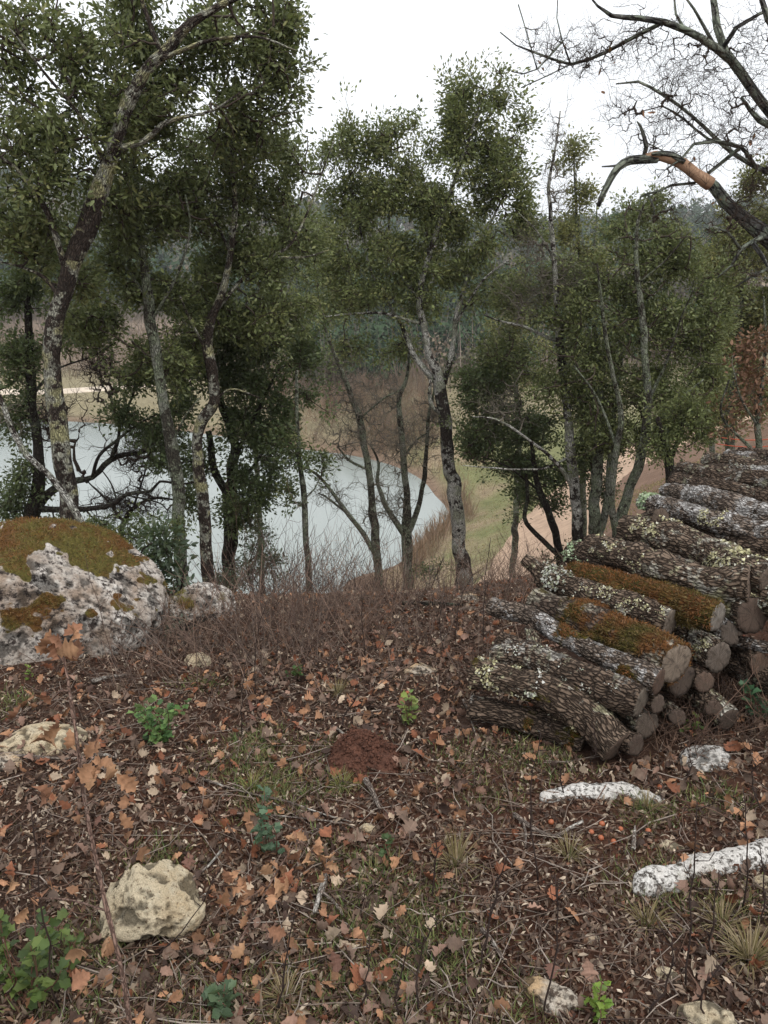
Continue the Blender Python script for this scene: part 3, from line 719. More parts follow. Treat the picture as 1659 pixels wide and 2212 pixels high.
tree('background_oak', 'thin-crowned evergreen oak behind the dark holm oak, against the hill', 16,
     [[(555, 1000, 11), (560, 880, 10), (585, 740, 8), (630, 600, 6), (660, 500, 4)], [(585, 740, 6), (600, 680, 5), (590, 620, 3)]],
     [(660, 560, 75, 75), (610, 640, 70, 60), (700, 660, 55, 60), (680, 470, 50, 55), (640, 760, 70, 60)], B_GREY, TWIG_D, per=40, cover=.75, base=G_MID, tint=G_OLIVE, seed=37, L=.06)
# ---- leafless tree whose limbs hang in from the right; its trunk stands just outside the picture
def bare_tree():
    Yb = 4.3
    thin = lambda st: [[(a, b, w * (.92 if i else 1)) for a, b, w in s] for i, s in enumerate(st)]
    tree('overhanging_bare_oak', 'leafless oak reaching in from the right, one limb peeled to bare orange wood', Yb,
     thin([[(1960, 1500, 84), (1930, 1150, 74), (1900, 850, 66), (1880, 600, 58), (1850, 420, 50), (1810, 250, 40), (1790, 60, 28), (1780, -120, 18)],
      [(1895, 700, 44), (1800, 600, 44), (1700, 545, 44), (1655, 508, 45), (1610, 478, 38), (1570, 440, 33), (1545, 405, 32), (1520, 385, 28)],
      [(1850, 440, 34), (1740, 330, 31), (1660, 245, 30), (1600, 160, 27), (1565, 110, 23), (1548, 60, 24), (1540, 0, 20), (1532, -80, 14)],
      [(1572, 128, 22), (1545, 102, 21), (1515, 82, 19), (1480, 64, 18), (1435, 47, 16), (1380, 38, 14), (1320, 35, 11), (1290, 15, 7), (1270, -10, 4)],
      [(1388, 46, 12), (1350, 90, 12), (1310, 112, 11), (1270, 130, 10), (1232, 140, 9), (1190, 128, 7), (1150, 112, 6), (1115, 98, 4), (1080, 70, 3)],
      [(1232, 140, 6), (1215, 90, 5), (1203, 40, 4), (1205, 0, 3)], [(1190, 130, 5), (1160, 150, 4), (1130, 160, 3), (1105, 155, 2)], [(1150, 112, 4), (1135, 60, 3), (1120, 10, 2)], [(1230, 142, 4), (1180, 165, 3), (1125, 190, 2)],
      [(1800, 260, 26), (1720, 130, 22), (1660, 40, 18), (1640, -20, 12)], [(1575, 130, 14), (1590, 60, 13), (1640, 30, 10), (1700, 10, 6)],
      [(1700, 300, 18), (1640, 260, 16), (1600, 210, 8)], [(1850, 460, 22), (1740, 390, 20), (1660, 370, 17), (1580, 330, 13), (1520, 275, 10), (1440, 210, 9), (1380, 175, 7), (1330, 180, 4)],
      [(1640, 365, 13), (1600, 318, 12), (1540, 305, 11), (1500, 310, 9), (1470, 345, 7), (1440, 365, 5)], [(1580, 330, 9), (1530, 300, 8), (1480, 260, 7), (1430, 230, 5), (1390, 240, 3)],
      [(1555, 420, 12), (1500, 395, 9), (1450, 400, 9), (1425, 412, 8), (1400, 418, 7), (1384, 425, 6), (1382, 440, 5), (1370, 445, 3)], [(1413, 415, 6), (1414, 450, 5), (1410, 480, 3)],
      [(1640, 505, 16), (1600, 540, 12), (1580, 575, 9), (1550, 600, 5)], [(1620, 495, 9), (1570, 500, 7), (1540, 490, 4)],
      [(1690, 545, 12), (1660, 580, 10), (1620, 600, 7), (1590, 620, 4)], [(1545, 60, 10), (1500, 20, 8), (1470, -20, 5)], [(1480, 70, 8), (1460, 30, 7), (1455, -20, 5)], [(1470, 345, 5), (1420, 320, 4), (1380, 300, 2)]]),
     [(1580, 300, 110, 120), (1500, 160, 120, 120), (1440, 280, 110, 90), (1400, 90, 110, 80), (1620, 120, 70, 120), (1560, 480, 90, 60), (1620, 420, 60, 70), (1470, 390, 70, 40), (1180, 110, 80, 70), (1290, 110, 80, 60), (1620, 580, 60, 40), (1340, 240, 60, 50), (1430, 450, 60, 40), (1750, 250, 120, 220), (1260, 130, 60, 60)],
     B_BARE, TWIG_D, bare=(2100, 2.2, .09, .0011, 14), seed=41, base=srgb(150, 110, 84), tint=srgb(150, 110, 84), L=.03, leafmat=F_DRY, depth=.9)
    t = bpy.data.objects['overhanging_bare_oak']
    # the snapped limb: peeled orange length, bark-covered elbow, hanging stub
    m = Mat('bare_orange_wood', .75, .2)
    bk = m.attr('bk'); nz = m.noise(m.mapv(bk, (1, 1, .12)), 60, 5, .6)
    m.col(m.mix(m.noise(bk, 12, 3), m.mix(nz, srgb(146, 110, 84), srgb(198, 166, 136)), m.mix(nz, srgb(130, 98, 78), srgb(188, 154, 126)))); m.bump(nz, .004)
    def limb(pts, mat, name='limb', sides=12):
        rows = np.array([[*at(u, v, Yb - dy), w / 2 * px2m(u, v, Yb)] for u, v, w, dy in pts])
        sm = spline(rows, .03)
        def disp(bk, a): return (fbm(bk * np.array([14, 14, 9]), 3, 8) - .5) * .35 * sm[:, 3:4]
        V, F, bk = tube(sm[:, :3], sm[:, 3], sides, True, disp)
        part(name, mesh(name, V, F, {'bk': bk, 'moss': np.zeros(len(V))}, True, [mat]), t)
    bp = bpy.data.objects['overhanging_bare_oak']
    limb([(1534, 398, 28, .02), (1500, 374, 25, .03), (1475, 354, 24, .03), (1448, 342, 22, .02), (1415, 336, 20, .02), (1395, 341, 17, .02)], m.m, 'peeled_limb')
    limb([(1478, 350, 10, .07), (1452, 334, 13, .04), (1425, 331, 10, .05), (1408, 333, 6, .05)], B_BARE, 'bark_strip')
    limb([(1420, 343, 17, .02), (1385, 344, 20, .02), (1360, 346, 20, .0), (1335, 362, 16, 0), (1318, 388, 14, 0), (1308, 408, 14, 0), (1300, 425, 12, 0), (1292, 446, 9, 0)], B_BARE)
    limb([(1390, 340, 9, 0), (1396, 318, 10, .02), (1392, 298, 9, .04), (1383, 272, 6, .05), (1376, 262, 3, .05)], B_BARE, 'branch_stub', 8)
    limb([(1362, 352, 8, 0), (1330, 358, 6, 0), (1300, 360, 3, 0)], B_BARE, 'branch_stub', 6)
bare_tree()
# ================================================================== BUSHES, FAR WOODS, THICKET
def bush(name, label, u, v, Y, blobs, seed, base, L=.04, per=24, cover=1.9, stems=7, tint=G_OLIVE, cat='bush', twig=None, leafmat=None, tpl=2, spread=.05, tintp=.3, flat=.9):
    rng = np.random.default_rng(seed)
    c = at(u, v, Y); c[2] = h1(c[0], c[1]) - .05
    o = thing(name, label, cat, c)
    st = []
    for k in range(stems):
        b = blobs[rng.integers(len(blobs))]
        e = at(b[0] + rng.normal() * b[2] * .4, b[1] + rng.normal() * b[3] * .4, Y + rng.normal() * .2)
        mid = (c + e) / 2 + rng.normal(size=3) * .1
        st.append(spline(np.array([c + rng.normal(size=3) * [.08, .08, 0], mid, e]), .08))
    V0 = Bag()
    for p in st:
        V, F, bk = tube(p, np.linspace(.012, .005, len(p)), 6); V0.add(V, F, bk=bk, moss=np.zeros(len(V)))
    part('stems', V0.mesh('stems', [B_DARK], True), o)
    m = np.mean([px2m(b[0], b[1], Y) for b in blobs]); A = sum(math.pi * b[2] * b[3] for b in blobs)
    N = 1.5 * cover * A / (.30 * (L / m) ** 2)
    T = blob_targets(blobs, Y, N / per, rng, flat, .46)
    T[:, 2] = np.maximum(T[:, 2], H(T[:, 0], T[:, 1]) + .03)
    paths, cnt = grow(np.vstack(st), None, T, rng)
    part('twigs', wood_mesh('twigs', paths, np.minimum(.002 * np.sqrt(cnt) + .001, .01), np.full(len(paths), .0015), twig or TWIG_D), o, 'stuff')
    V, F, C = leaves_at(paths, per, spread, L, base, rng, LEAF4 if tpl == 4 else LEAF2, LEAF4F if tpl == 4 else LEAF2F, tint, tintp)
    part('foliage', mesh('foliage', V, F, {'Col': C}, False, [leafmat or F_HOLM]), o, 'stuff')
bush('evergreen_bush', 'dark evergreen bush with broad grey-green leaves at the right shoulder of the mossy boulder', 335, 1300, 5.2, [(325, 1190, 60, 50), (300, 1230, 40, 50), (360, 1240, 50, 50), (345, 1150, 40, 35)], 51, srgb(72, 86, 66), L=.05, tpl=4, tint=srgb(104, 116, 96))
bush('evergreen_bush', 'dark bush under the low boughs at the foot of the leaning oak', 240, 1230, 7.4, [(230, 1160, 60, 35), (290, 1150, 60, 40), (180, 1140, 40, 30), (380, 1130, 35, 30)], 52, G_DARK)
bush('evergreen_bush', 'feathery grey-green bush around the foot of the dark holm oak', 550, 1300, 9.0, [(550, 1190, 45, 50), (520, 1240, 60, 45), (590, 1220, 35, 45), (570, 1150, 30, 30), (470, 1230, 40, 40)], 53, srgb(92, 106, 84), cover=1.1, tint=srgb(112, 124, 104))
bush('evergreen_bush', 'small dark evergreen bush at the foot of the central tree', 940, 1262, 9.0, [(935, 1225, 24, 20), (915, 1235, 18, 16)], 54, srgb(66, 84, 58), stems=4)
bush('thyme_bush', 'low grey-green wiry bush against the right side of the mossy boulder', 372, 1430, 3.9, [(372, 1380, 34, 36), (385, 1350, 22, 26)], 55, srgb(118, 124, 110), L=.012, per=30, cover=.8, tint=srgb(136, 140, 126), stems=10, spread=.02)
bush('undershrub', 'dull green shrub at the foot of the track beyond the pile', 1190, 1228, 10.0, [(1185, 1208, 30, 22), (1235, 1190, 24, 22)], 56, srgb(84, 78, 58), cover=1.0, stems=5, tint=srgb(100, 84, 60))
def far_woods():
    rng = np.random.default_rng(60)
    b = Bag()
    n = 2300
    y = rng.uniform(118, 430, n) ; x = rng.uniform(-.75, .75, n) * y
    x2 = np.r_[rng.uniform(-80, 60, 300), rng.uniform(-14, 36, 330)]; y2 = np.r_[rng.uniform(112, 150, 300), rng.uniform(72, 115, 330)]; x = np.r_[x, x2]; y = np.r_[y, y2]
    z = H(x, y)
    pine = (n2(x, y, .02, 3, 77) > -.02) | (rng.random(len(x)) < .25)
    pos, M, sc, col = [], [], [], []
    for i in range(len(x)):
        if x[i] < -10 and y[i] < 128 and x[i] > -60: continue
        hgt = rng.uniform(5, 9.5) * (1.1 if pine[i] else 1) * (.6 if y[i] < 112 else 1); k = (110 if y[i] < 112 else 70) if y[i] < 220 else 40
        q = rand_dir(k, rng) * rng.random((k, 1)) ** .4 * np.array([hgt * .32, hgt * .32, hgt * .4]) + np.array([x[i], y[i], z[i] + hgt * .6])
        pos.append(q); s = rng.uniform(.5, 1.1, k) * (1.3 if pine[i] else .9) * (.6 if y[i] < 112 else 1 if y[i] < 220 else 1.4); sc.append(s)
        c = (srgb(60, 76, 54) if pine[i] else (srgb(98, 95, 78) if rng.random() < .6 else srgb(110, 98, 84))) * rng.uniform(.75, 1.25)
        col.append(np.repeat(c[None], k, 0) * rng.uniform(.8, 1.2, (k, 1)))
    pos = np.vstack(pos); nn = len(pos)
    V, F, C = scatter(LEAF2 * [1, 1.5, 1], LEAF2F, pos, rotmat(rand_dir(nn, rng), rand_dir(nn, rng) + [0, 0, .6]), np.concatenate(sc), np.vstack(col))
    b.add(V, F, Col=C)
    # thin upright stems of the leafless trees
    k = 9000; yy = rng.uniform(112, 260, k); xx = rng.uniform(-.7, .7, k) * yy; yy[:1500] = rng.uniform(70, 112, 1500); xx[:1500] = rng.uniform(-14, 36, 1500); zz = H(xx, yy)
    tv = np.array([[0, .008, 0], [0, -.008, 0], [1, 0, 0]])
    ax = np.stack([rng.normal(size=k) * .3, rng.normal(size=k) * .3, np.ones(k)], -1)
    V, F, C = scatter(tv, [[0, 1, 2]], np.stack([xx, yy, zz], -1), rotmat(ax, np.tile([0, -1., 0], (k, 1))), rng.uniform(3, 8, k), srgb(120, 108, 98)[None] * rng.uniform(.6, 1.3, (k, 1)))
    b.add(V, F, Col=C)
    m = Mat('far_foliage', .95, .05); m.col(m.attr('Col', 'Color'))
    part('far_woods', tag_mesh(b.mesh('far_woods', [m.m])), kind='stuff')
    o = bpy.data.objects['far_woods']; o['label'] = 'mixed pines and leafless trees covering the hill across the lake'; o['category'] = 'woodland'
def tag_mesh(me): return me
far_woods()
def spikes(name, label, cat, xy, hgt, wid, col, seed, lean=.35, per=1, mat=None):
    rng = np.random.default_rng(seed); k = len(xy)
    z = H(xy[:, 0], xy[:, 1])
    tv = np.array([[0, .5, 0], [0, -.5, 0], [.55, .2, .03], [1, 0, .1]]); tf = [[0, 1, 2], [1, 3, 2]]
    ax = np.concatenate([rng.normal(size=(k, 2)) * lean, np.ones((k, 1))], 1)
    s = hgt * rng.uniform(.4, 1.2, k)
    V, F, C = scatter(tv, tf, np.column_stack([xy, z - .02]), rotmat(ax, np.column_stack([rng.normal(size=(k, 2)), np.zeros(k)])), np.column_stack([s, np.full(k, wid), s]), col[rng.integers(0, len(col), k)] * rng.uniform(.7, 1.3, (k, 1)))
    me = mesh(name, V, F, {'Col': C}, False, [mat or F_DRY])
    o = part(name, me, kind='stuff'); o['label'] = label; o['category'] = cat
    return o
rng = np.random.default_rng(61)
# reddish-brown leafless brush round the far end of the lake
k = 3000
q = np.column_stack([rng.uniform(-14, 9, k), rng.uniform(41, 66, k)])
zz = H(q[:, 0], q[:, 1]); ok = (zz > LAKE + .05) & (n2(q[:, 0], q[:, 1], .25, 3, 5) > -.06)
spikes('bare_brush', 'reddish brown leafless brush on the bank at the far end of the lake', 'brush', q[ok], 1.0, .018, np.array([srgb(126, 98, 82), srgb(112, 84, 70), srgb(146, 118, 96)]), 62, .5)
k = 3500
q = np.column_stack([rng.uniform(1.0, 4.6, k), rng.uniform(26, 42, k)])
zz = H(q[:, 0], q[:, 1]); ok = (zz > LAKE + .02) & (zz < LAKE + .75)
spikes('shore_brush', 'pale leafless twigs standing along the right shore of the lake', 'brush', q[ok], 1.1, .012, np.array([srgb(140, 118, 100), srgb(120, 100, 86)]), 63, .35)
k = 40000
q = np.column_stack([rng.uniform(0, 9, k), 18 + 30 * rng.random(k)])
zz = H(q[:, 0], q[:, 1]); ok = zz > LAKE + .25
spikes('bank_grass', 'short thin grass and dead leaves on the bank between the water and the track', 'grass', q[ok], .09, .03, np.array([srgb(128, 132, 78), srgb(150, 132, 98), srgb(112, 122, 66), srgb(160, 136, 110)]), 64, .8)

k = 26000
q = np.column_stack([rng.uniform(-75, 10, k), rng.uniform(86, 124, k)])
q[:, 1] = np.round(q[:, 1] / 2.2) * 2.2 + rng.normal(size=k) * .22 + q[:, 0] * .06
spikes('vineyard_rows', 'rows of bare brown vines on the field beyond the far road', 'vineyard', q, 1.1, .05, np.array([srgb(110, 96, 84), srgb(126, 110, 96), srgb(94, 82, 72), srgb(118, 116, 88)]), 65, .3)

# leafless thicket of grey-brown bushes on the ground past the lake's right end
def thicket():
    rng = np.random.default_rng(66); b = Bag(); pos, ax, sc, col = [], [], [], []
    k = 260
    x = rng.uniform(-12, 4, k); y = rng.uniform(52, 90, k); z = H(x, y); ok = (z > LAKE + .15) & (n2(x, y, .16, 2, 8) > -.05); x, y, z = x[ok], y[ok], z[ok]
    for i in range(len(x)):
        m = 170; h = rng.uniform(1.2, 3.4)
        a = unit(np.column_stack([rng.normal(size=(m, 2)) * .55, np.ones(m)])); t = rng.random(m)
        pos.append(np.array([x[i], y[i], z[i]]) + a * (t * h * .75)[:, None] + rng.normal(size=(m, 3)) * .12)
        ax.append(a + rng.normal(size=(m, 3)) * .35); sc.append(np.column_stack([h * rng.uniform(.15, .5, m), np.full(m, .03), np.full(m, .03)]))
        c = (srgb(122, 104, 92), srgb(108, 92, 82), srgb(136, 112, 96), srgb(110, 104, 84))[rng.integers(0, 4)]
        col.append(c * rng.uniform(.7, 1.25, (m, 1)))
    pos, ax = np.vstack(pos), np.vstack(ax)
    tv = np.array([[0, .5, 0], [0, -.5, 0], [1, 0, 0]])
    V, F, C = scatter(tv, [[0, 1, 2]], pos, rotmat(ax, rng.normal(size=pos.shape)), np.vstack(sc), np.vstack(col))
    o = part('bare_thicket', mesh('bare_thicket', V, F, {'Col': C}, False, [F_DRY]), kind='stuff'); o['label'] = 'grey-brown leafless thicket on the flat past the right end of the lake'; o['category'] = 'thicket'
thicket()
# ================================================================== ROCKS
import bmesh
KEEP_OUT = []        # (x, y, r): where litter does not lie
LAND = []            # (x, y, phrase): what stands near
def onz(u, v, z):
    d = ray(u, v); t = (z - CAM_Z) / d[2]
    return np.array([d[0] * t, d[1] * t, z])
_ico = {}
def ico(n):
    if n not in _ico:
        bm = bmesh.new(); bmesh.ops.create_icosphere(bm, subdivisions=n, radius=1)
        V = np.array([v.co[:] for v in bm.verts]); F = np.array([[v.index for v in f.verts] for f in bm.faces]); bm.free()
        _ico[n] = (V, F)
    return _ico[n]
def rock_mat(name, c1, c2, dark, spot=.5, scale=1., moss=None, stain=None, bump=.015):
    m = Mat(name, .92, .15)
    P = m.attr('bk')
    a = m.noise(P, 7 * scale, 5, .65); b = m.noise(P, 30 * scale, 6, .7); c = m.noise(P, 90 * scale, 4, .7)
    base = m.mix(m.ramp(a, [(.35, 0), (.65, 1)]), c1, c2)
    if stain is not None: base = m.mix(m.ramp(m.noise(P, 3.5 * scale, 4, .6), [(.48, 0), (.62, 1)]), base, stain)
    base = m.mix(m.ramp(m.math('ADD', b, m.math('MULTIPLY', a, .35)), [(.62 - spot * .1, 1), (.72 - spot * .1, 0)]), base, dark)
    base = m.mix(1.0, base, m.ramp(c, [(.3, .6), (.65, 1.12)]), 'MULTIPLY')
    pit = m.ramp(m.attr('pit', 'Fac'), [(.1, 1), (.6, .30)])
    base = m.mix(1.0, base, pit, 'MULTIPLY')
    if moss is not None:
        ms = m.attr('moss', 'Fac'); mn = m.noise(P, 60, 4, .7)
        mk = m.ramp(m.math('ADD', ms, m.math('MULTIPLY', m.math('SUBTRACT', mn, .5), .5)), [(.45, 0), (.55, 1)])
        mc = m.mix(m.ramp(m.noise(P, 4.5, 4, .6), [(.42, 0), (.58, 1)]), moss[0], moss[1])
        mc = m.mix(1.0, mc, m.ramp(mn, [(.3, .35), (.7, 1.1)]), 'MULTIPLY')
        base = m.mix(mk, base, mc)
    m.col(base)
    m.bump(m.math('ADD', b, m.math('MULTIPLY', c, .6)), bump)
    return m.m
R_BOULD = rock_mat('limestone_mossy', srgb(214, 207, 198), srgb(166, 154, 142), srgb(66, 58, 54), .4, 1.0, (srgb(106, 74, 42), srgb(100, 92, 48)), srgb(150, 132, 116))
R_CREAM = rock_mat('limestone_cream', srgb(216, 202, 174), srgb(198, 174, 138), srgb(112, 92, 70), 1.1, 3.0, None, srgb(220, 204, 174), .012)
R_WHITE = rock_mat('limestone_white', srgb(216, 212, 206), srgb(192, 186, 178), srgb(80, 74, 68), .42, 2.0, None, None, .006)
R_GREY = rock_mat('stone_pale', srgb(196, 186, 172), srgb(172, 156, 136), srgb(88, 76, 66), .3, 2.0, None, srgb(190, 160, 124), .008)
def rock(name, label, c, rad, mat, seed, sub=5, planes=7, amp=.16, rot=0., pit=.05, cut=(.62, .9), group=None, moss=None, cat='rock', sx=None, keep=1.0, extra_planes=(), land=None):
    rng = np.random.default_rng(seed)
    V, F = ico(sub); V = V.copy()
    pl = [(unit(rng.normal(size=3)), rng.uniform(*cut)) for _ in range(planes)] + [(unit(np.array(n)), d) for n, d in extra_planes]
    for n, d in pl:
        s = V @ n - d
        V = V - np.where(s > 0, s * .88, 0)[:, None] * n
    D = unit(V)
    rad = np.array(rad, float); big = rad.max()
    q = V * rad + seed * 3.3
    V = V * (1 + (fbm(q / big * 2.2, 4, seed) - .5)[:, None] * amp * 2)
    W_ = V * rad
    p1 = fbm(q * 26 / max(1, big / .45), 3, seed + 5); p2 = fbm(q * 64 / max(1, big / .6), 3, seed + 6)
    pm = sstep(.50, .68, p1) * .7 + sstep(.52, .68, p2) * .5
    W_ = W_ - D * (pm * pit * min(big, .25))[:, None] + D * ((p2 - .5) * pit * .5 * min(big, .25))[:, None]
    cr, sr = math.cos(rot), math.sin(rot)
    W_ = np.stack([W_[:, 0] * cr - W_[:, 1] * sr, W_[:, 0] * sr + W_[:, 1] * cr, W_[:, 2]], -1)
    ms = np.zeros(len(W_)) if moss is None else moss(W_, D, q)
    P = W_ + np.array(c)
    o = thing(name, label, cat, c, group)
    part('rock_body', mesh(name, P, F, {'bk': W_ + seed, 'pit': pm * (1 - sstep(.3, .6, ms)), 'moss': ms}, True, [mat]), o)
    KEEP_OUT.append((c[0], c[1], min(rad[0], rad[1]) * .8 * keep))
    if land: LAND.append((c[0], c[1], land))
    return o, P, D, ms
def tufts(name, parent, P, Nn, L, cols, seed, per=1, wid=.35, lean=.7, mat=None):
    """moss fronds / short blades standing on a surface"""
    rng = np.random.default_rng(seed)
    k = len(P)
    tv = np.array([[0, .5, 0], [0, -.5, 0], [.6, .12, .12], [1, 0, .3]]); tf = [[0, 1, 2], [1, 3, 2]]
    ax = Nn + rng.normal(size=(k, 3)) * lean
    s = L * rng.uniform(.5, 1.3, k)
    n1 = fbm(P * 9, 3, seed)[:, None]; n1 = sstep(.42, .58, n1)
    C = (cols[0] * (1 - n1) + cols[1] * n1) * rng.uniform(.55, 1.35, (k, 1))
    V, F, C = scatter(tv, tf, P - Nn * L * .1, rotmat(ax, rng.normal(size=(k, 3))), np.column_stack([s, s * wid, s]), C)
    return part(name, mesh(name, V, F, {'Col': C}, False, [mat or F_DRY]), parent, 'stuff')
def bmoss(W_, D, q):
    h = W_[:, 2] / .42
    n = fbm(q * 6.5, 4, 3); n2_ = fbm(q * 10, 3, 9)
    up = D[:, 2]
    return np.clip(.5 + (n - .50) * 5.0 + (n2_ - .5) * 3.0 + (up - .35) * .55 + (h - .46) * 1.15 - .12, 0, 1)
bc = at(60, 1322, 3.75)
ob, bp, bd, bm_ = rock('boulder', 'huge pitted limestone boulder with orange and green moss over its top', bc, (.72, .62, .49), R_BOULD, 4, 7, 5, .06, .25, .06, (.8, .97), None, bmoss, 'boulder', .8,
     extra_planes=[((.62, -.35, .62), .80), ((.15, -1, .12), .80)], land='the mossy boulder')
idx = np.where((bm_ > .56))[0]
rg = np.random.default_rng(5); idx = rg.choice(idx, min(30000, len(idx)), replace=False)
tufts('moss', ob, bp[idx], bd[idx], .018, (srgb(112, 78, 42), srgb(108, 100, 50)), 6)
KEEP_OUT.append((bc[0], bc[1], .6))
g = gnd(428, 1335); rock('boulder', 'low pale boulder half buried in brown twigs at the foot of the two lichen trunks', g + [0, .1, .0], (.22, .2, .17), R_BOULD, 9, 6, 6, .12, .3, .1, (.7, .95), None, lambda W_, D, q: np.clip((fbm(q * 5, 3, 3) - .45) * 2, 0, 1) * .8, 'boulder')
g = gnd(318, 2010); rock('rock', 'cream pitted limestone block with a pointed top, nearest the picture bottom at left', g + [0, .03, .05], (.15, .11, .115), R_CREAM, 21, 6, 6, .12, .1, .10, (.66, .92), 'pale rocks lying in the litter', extra_planes=[((.55, -.2, .75), .62), ((-.8, -.2, .5), .62)], land='the pitted cream rock')
g = gnd(92, 1612); rock('rock', 'flat yellowish rock embedded in the litter below the mossy boulder', g + [0, .02, .0], (.16, .10, .065), R_CREAM, 22, 5, 5, .14, .2, .07, (.7, .95), 'pale rocks lying in the litter', land='the flat yellow rock')
g = gnd(428, 1432); rock('rock', 'small mossy yellow stone beside the grey thyme bush', g, (.07, .06, .05), R_CREAM, 23, 4, 5, .15, .2, .08, (.7, .95), 'pale rocks lying in the litter')
g = gnd(10, 1652); rock('rock', 'small pale stone at the left edge below the flat yellow rock', g, (.06, .05, .035), R_GREY, 24, 4, 5, .15, 0, .06, (.7, .95), 'pale rocks lying in the litter')
g = gnd(1530, 1638); rock('rock', 'white stone speckled with lichen, at the foot of the log pile', g - [0, 0, .012], (.105, .075, .044), R_WHITE, 25, 5, 5, .12, .2, .06, (.7, .95), 'pale rocks lying in the litter', land='the speckled stone by the logs')
g = gnd(1195, 2160); rock('rock', 'flat grey-white stone at the bottom, with a seedling at its right', g, (.085, .045, .03), R_GREY, 26, 5, 6, .12, -.5, .06, (.6, .9), 'pale rocks lying in the litter', land='the flat grey stone')
g = gnd(1525, 2205); rock('rock', 'rough yellowish stone cut by the bottom edge of the picture at right', g, (.075, .055, .045), R_CREAM, 27, 5, 6, .12, .2, .08, (.6, .9), 'pale rocks lying in the litter', land='the yellowish stone at the bottom')
g = gnd(1440, 2108); rock('rock', 'small angular cream stone above the rough yellowish stone', g, (.033, .02, .02), R_CREAM, 28, 4, 6, .12, -.6, .06, (.6, .9), 'pale rocks lying in the litter')
g = gnd(797, 1792); rock('rock', 'little beige stone lying on oak leaves in the middle of the litter', g, (.034, .02, .02), R_CREAM, 29, 4, 6, .12, 0, .06, (.6, .9), 'pale rocks lying in the litter')
g = gnd(1278, 2030); rock('rock', 'tiny pale cream chip of stone in the dark litter under the long white stone', g, (.022, .018, .012), R_GREY, 30, 4, 6, .12, .4, .06, (.6, .9), 'pale rocks lying in the litter')
g = gnd(1450, 1830); rock('rock', 'small yellowish stone just above the left end of the long white stone', g, (.04, .02, .016), R_CREAM, 33, 4, 6, .12, -.4, .06, (.6, .9), 'pale rocks lying in the litter')
g = gnd(1655, 1910); rock('rock', 'pale stone at the right edge just under the long white stone', g, (.035, .025, .02), R_CREAM, 34, 4, 6, .12, -.4, .06, (.6, .9), 'pale rocks lying in the litter')
g = gnd(905, 1450); rock('rock', 'grey weathered stone left of the lichen-crusted log ends', g, (.09, .06, .04), R_GREY, 31, 5, 6, .14, .2, .09, (.6, .9), 'pale rocks lying in the litter')
g = gnd(1010, 1300); rock('rock', 'pale stone lying among brown twigs at the edge of the slope', g, (.1, .07, .05), R_GREY, 32, 4, 6, .14, .2, .09, (.6, .9), 'pale rocks lying in the litter')
def long_stone(name, label, pts, seed, flat=.7, land=None):
    flat *= .72
    rows = []
    for u, v, w in pts:
        p = gnd(u, v + w * .35); rows.append([p[0], p[1], p[2] + .004, w / 2 * px2m(u, v, p[1])])
    sm = spline(np.array(rows), .012)
    sm[0, 3] = sm[-1, 3] = .006
    def disp(bk, a):
        return (fbm(bk * 18 + seed, 4, seed) - .5) * sm[:, 3:4] * 1.7 + (fbm(bk * 70 + seed, 3, seed) - .5) * .007
    V, F, bk = tube(sm[:, :3], sm[:, 3] * 1.15, 40, True, disp)
    ctr = np.repeat(sm[:, :3], 40, 0); V = ctr + (V - ctr) * np.array([1, 1, flat])
    o = thing(name, label, 'rock', sm[len(sm) // 2, :3], 'long white lichen-covered stones')
    part('rock_body', mesh(name, V, F, {'bk': V * 1.0, 'pit': np.zeros(len(V)), 'moss': np.zeros(len(V))}, True, [R_WHITE]), o)
    for p in sm[::6]: KEEP_OUT.append((p[0], p[1], p[3] * .5))
    if land: LAND.append((sm[len(sm) // 2, 0], sm[len(sm) // 2, 1], land))
long_stone('rock', 'arched white stone spotted with dark lichen in front of the nearest logs', [(1168, 1722, 22), (1205, 1706, 36), (1250, 1697, 42), (1300, 1698, 40), (1345, 1695, 44), (1380, 1706, 40), (1410, 1718, 28), (1436, 1727, 12)], 3, .75, 'the arched white stone')
long_stone('rock', 'long white lichen-spotted stone running out of the picture at the right edge', [(1408, 1925, 40), (1400, 1890, 66), (1440, 1878, 60), (1490, 1862, 50), (1540, 1848, 48), (1590, 1838, 56), (1640, 1828, 60), (1720, 1818, 60)], 5, .75, 'the long white stone')

# ================================================================== LOG PILE
_bk = lambda *a, **k: bark_mat(*a, **k)
L_DARK = _bk('log_bark_dark', srgb(54, 43, 36), srgb(152, 131, 113), srgb(188, 183, 174), .2, srgb(168, 164, 138), (srgb(70, 58, 26), srgb(92, 84, 34)), 1.7, .016, crk=.6)
L_LICH = _bk('log_bark_lichen', srgb(58, 46, 38), srgb(168, 146, 126), srgb(206, 200, 186), .3, srgb(186, 180, 146), (srgb(86, 72, 30), srgb(104, 96, 40)), 1.6, .016, crk=.55)
L_MOSS = _bk('log_bark_orange_moss', srgb(64, 52, 44), srgb(138, 120, 106), srgb(176, 168, 150), .2, None, (srgb(112, 74, 42), srgb(86, 78, 38)), 1.5, .016)
L_GREY = _bk('log_bark_grey', srgb(62, 51, 44), srgb(176, 158, 142), srgb(220, 216, 212), .55, srgb(150, 144, 138), (srgb(86, 72, 30), srgb(104, 96, 40)), 1.9, .014, crk=.6)
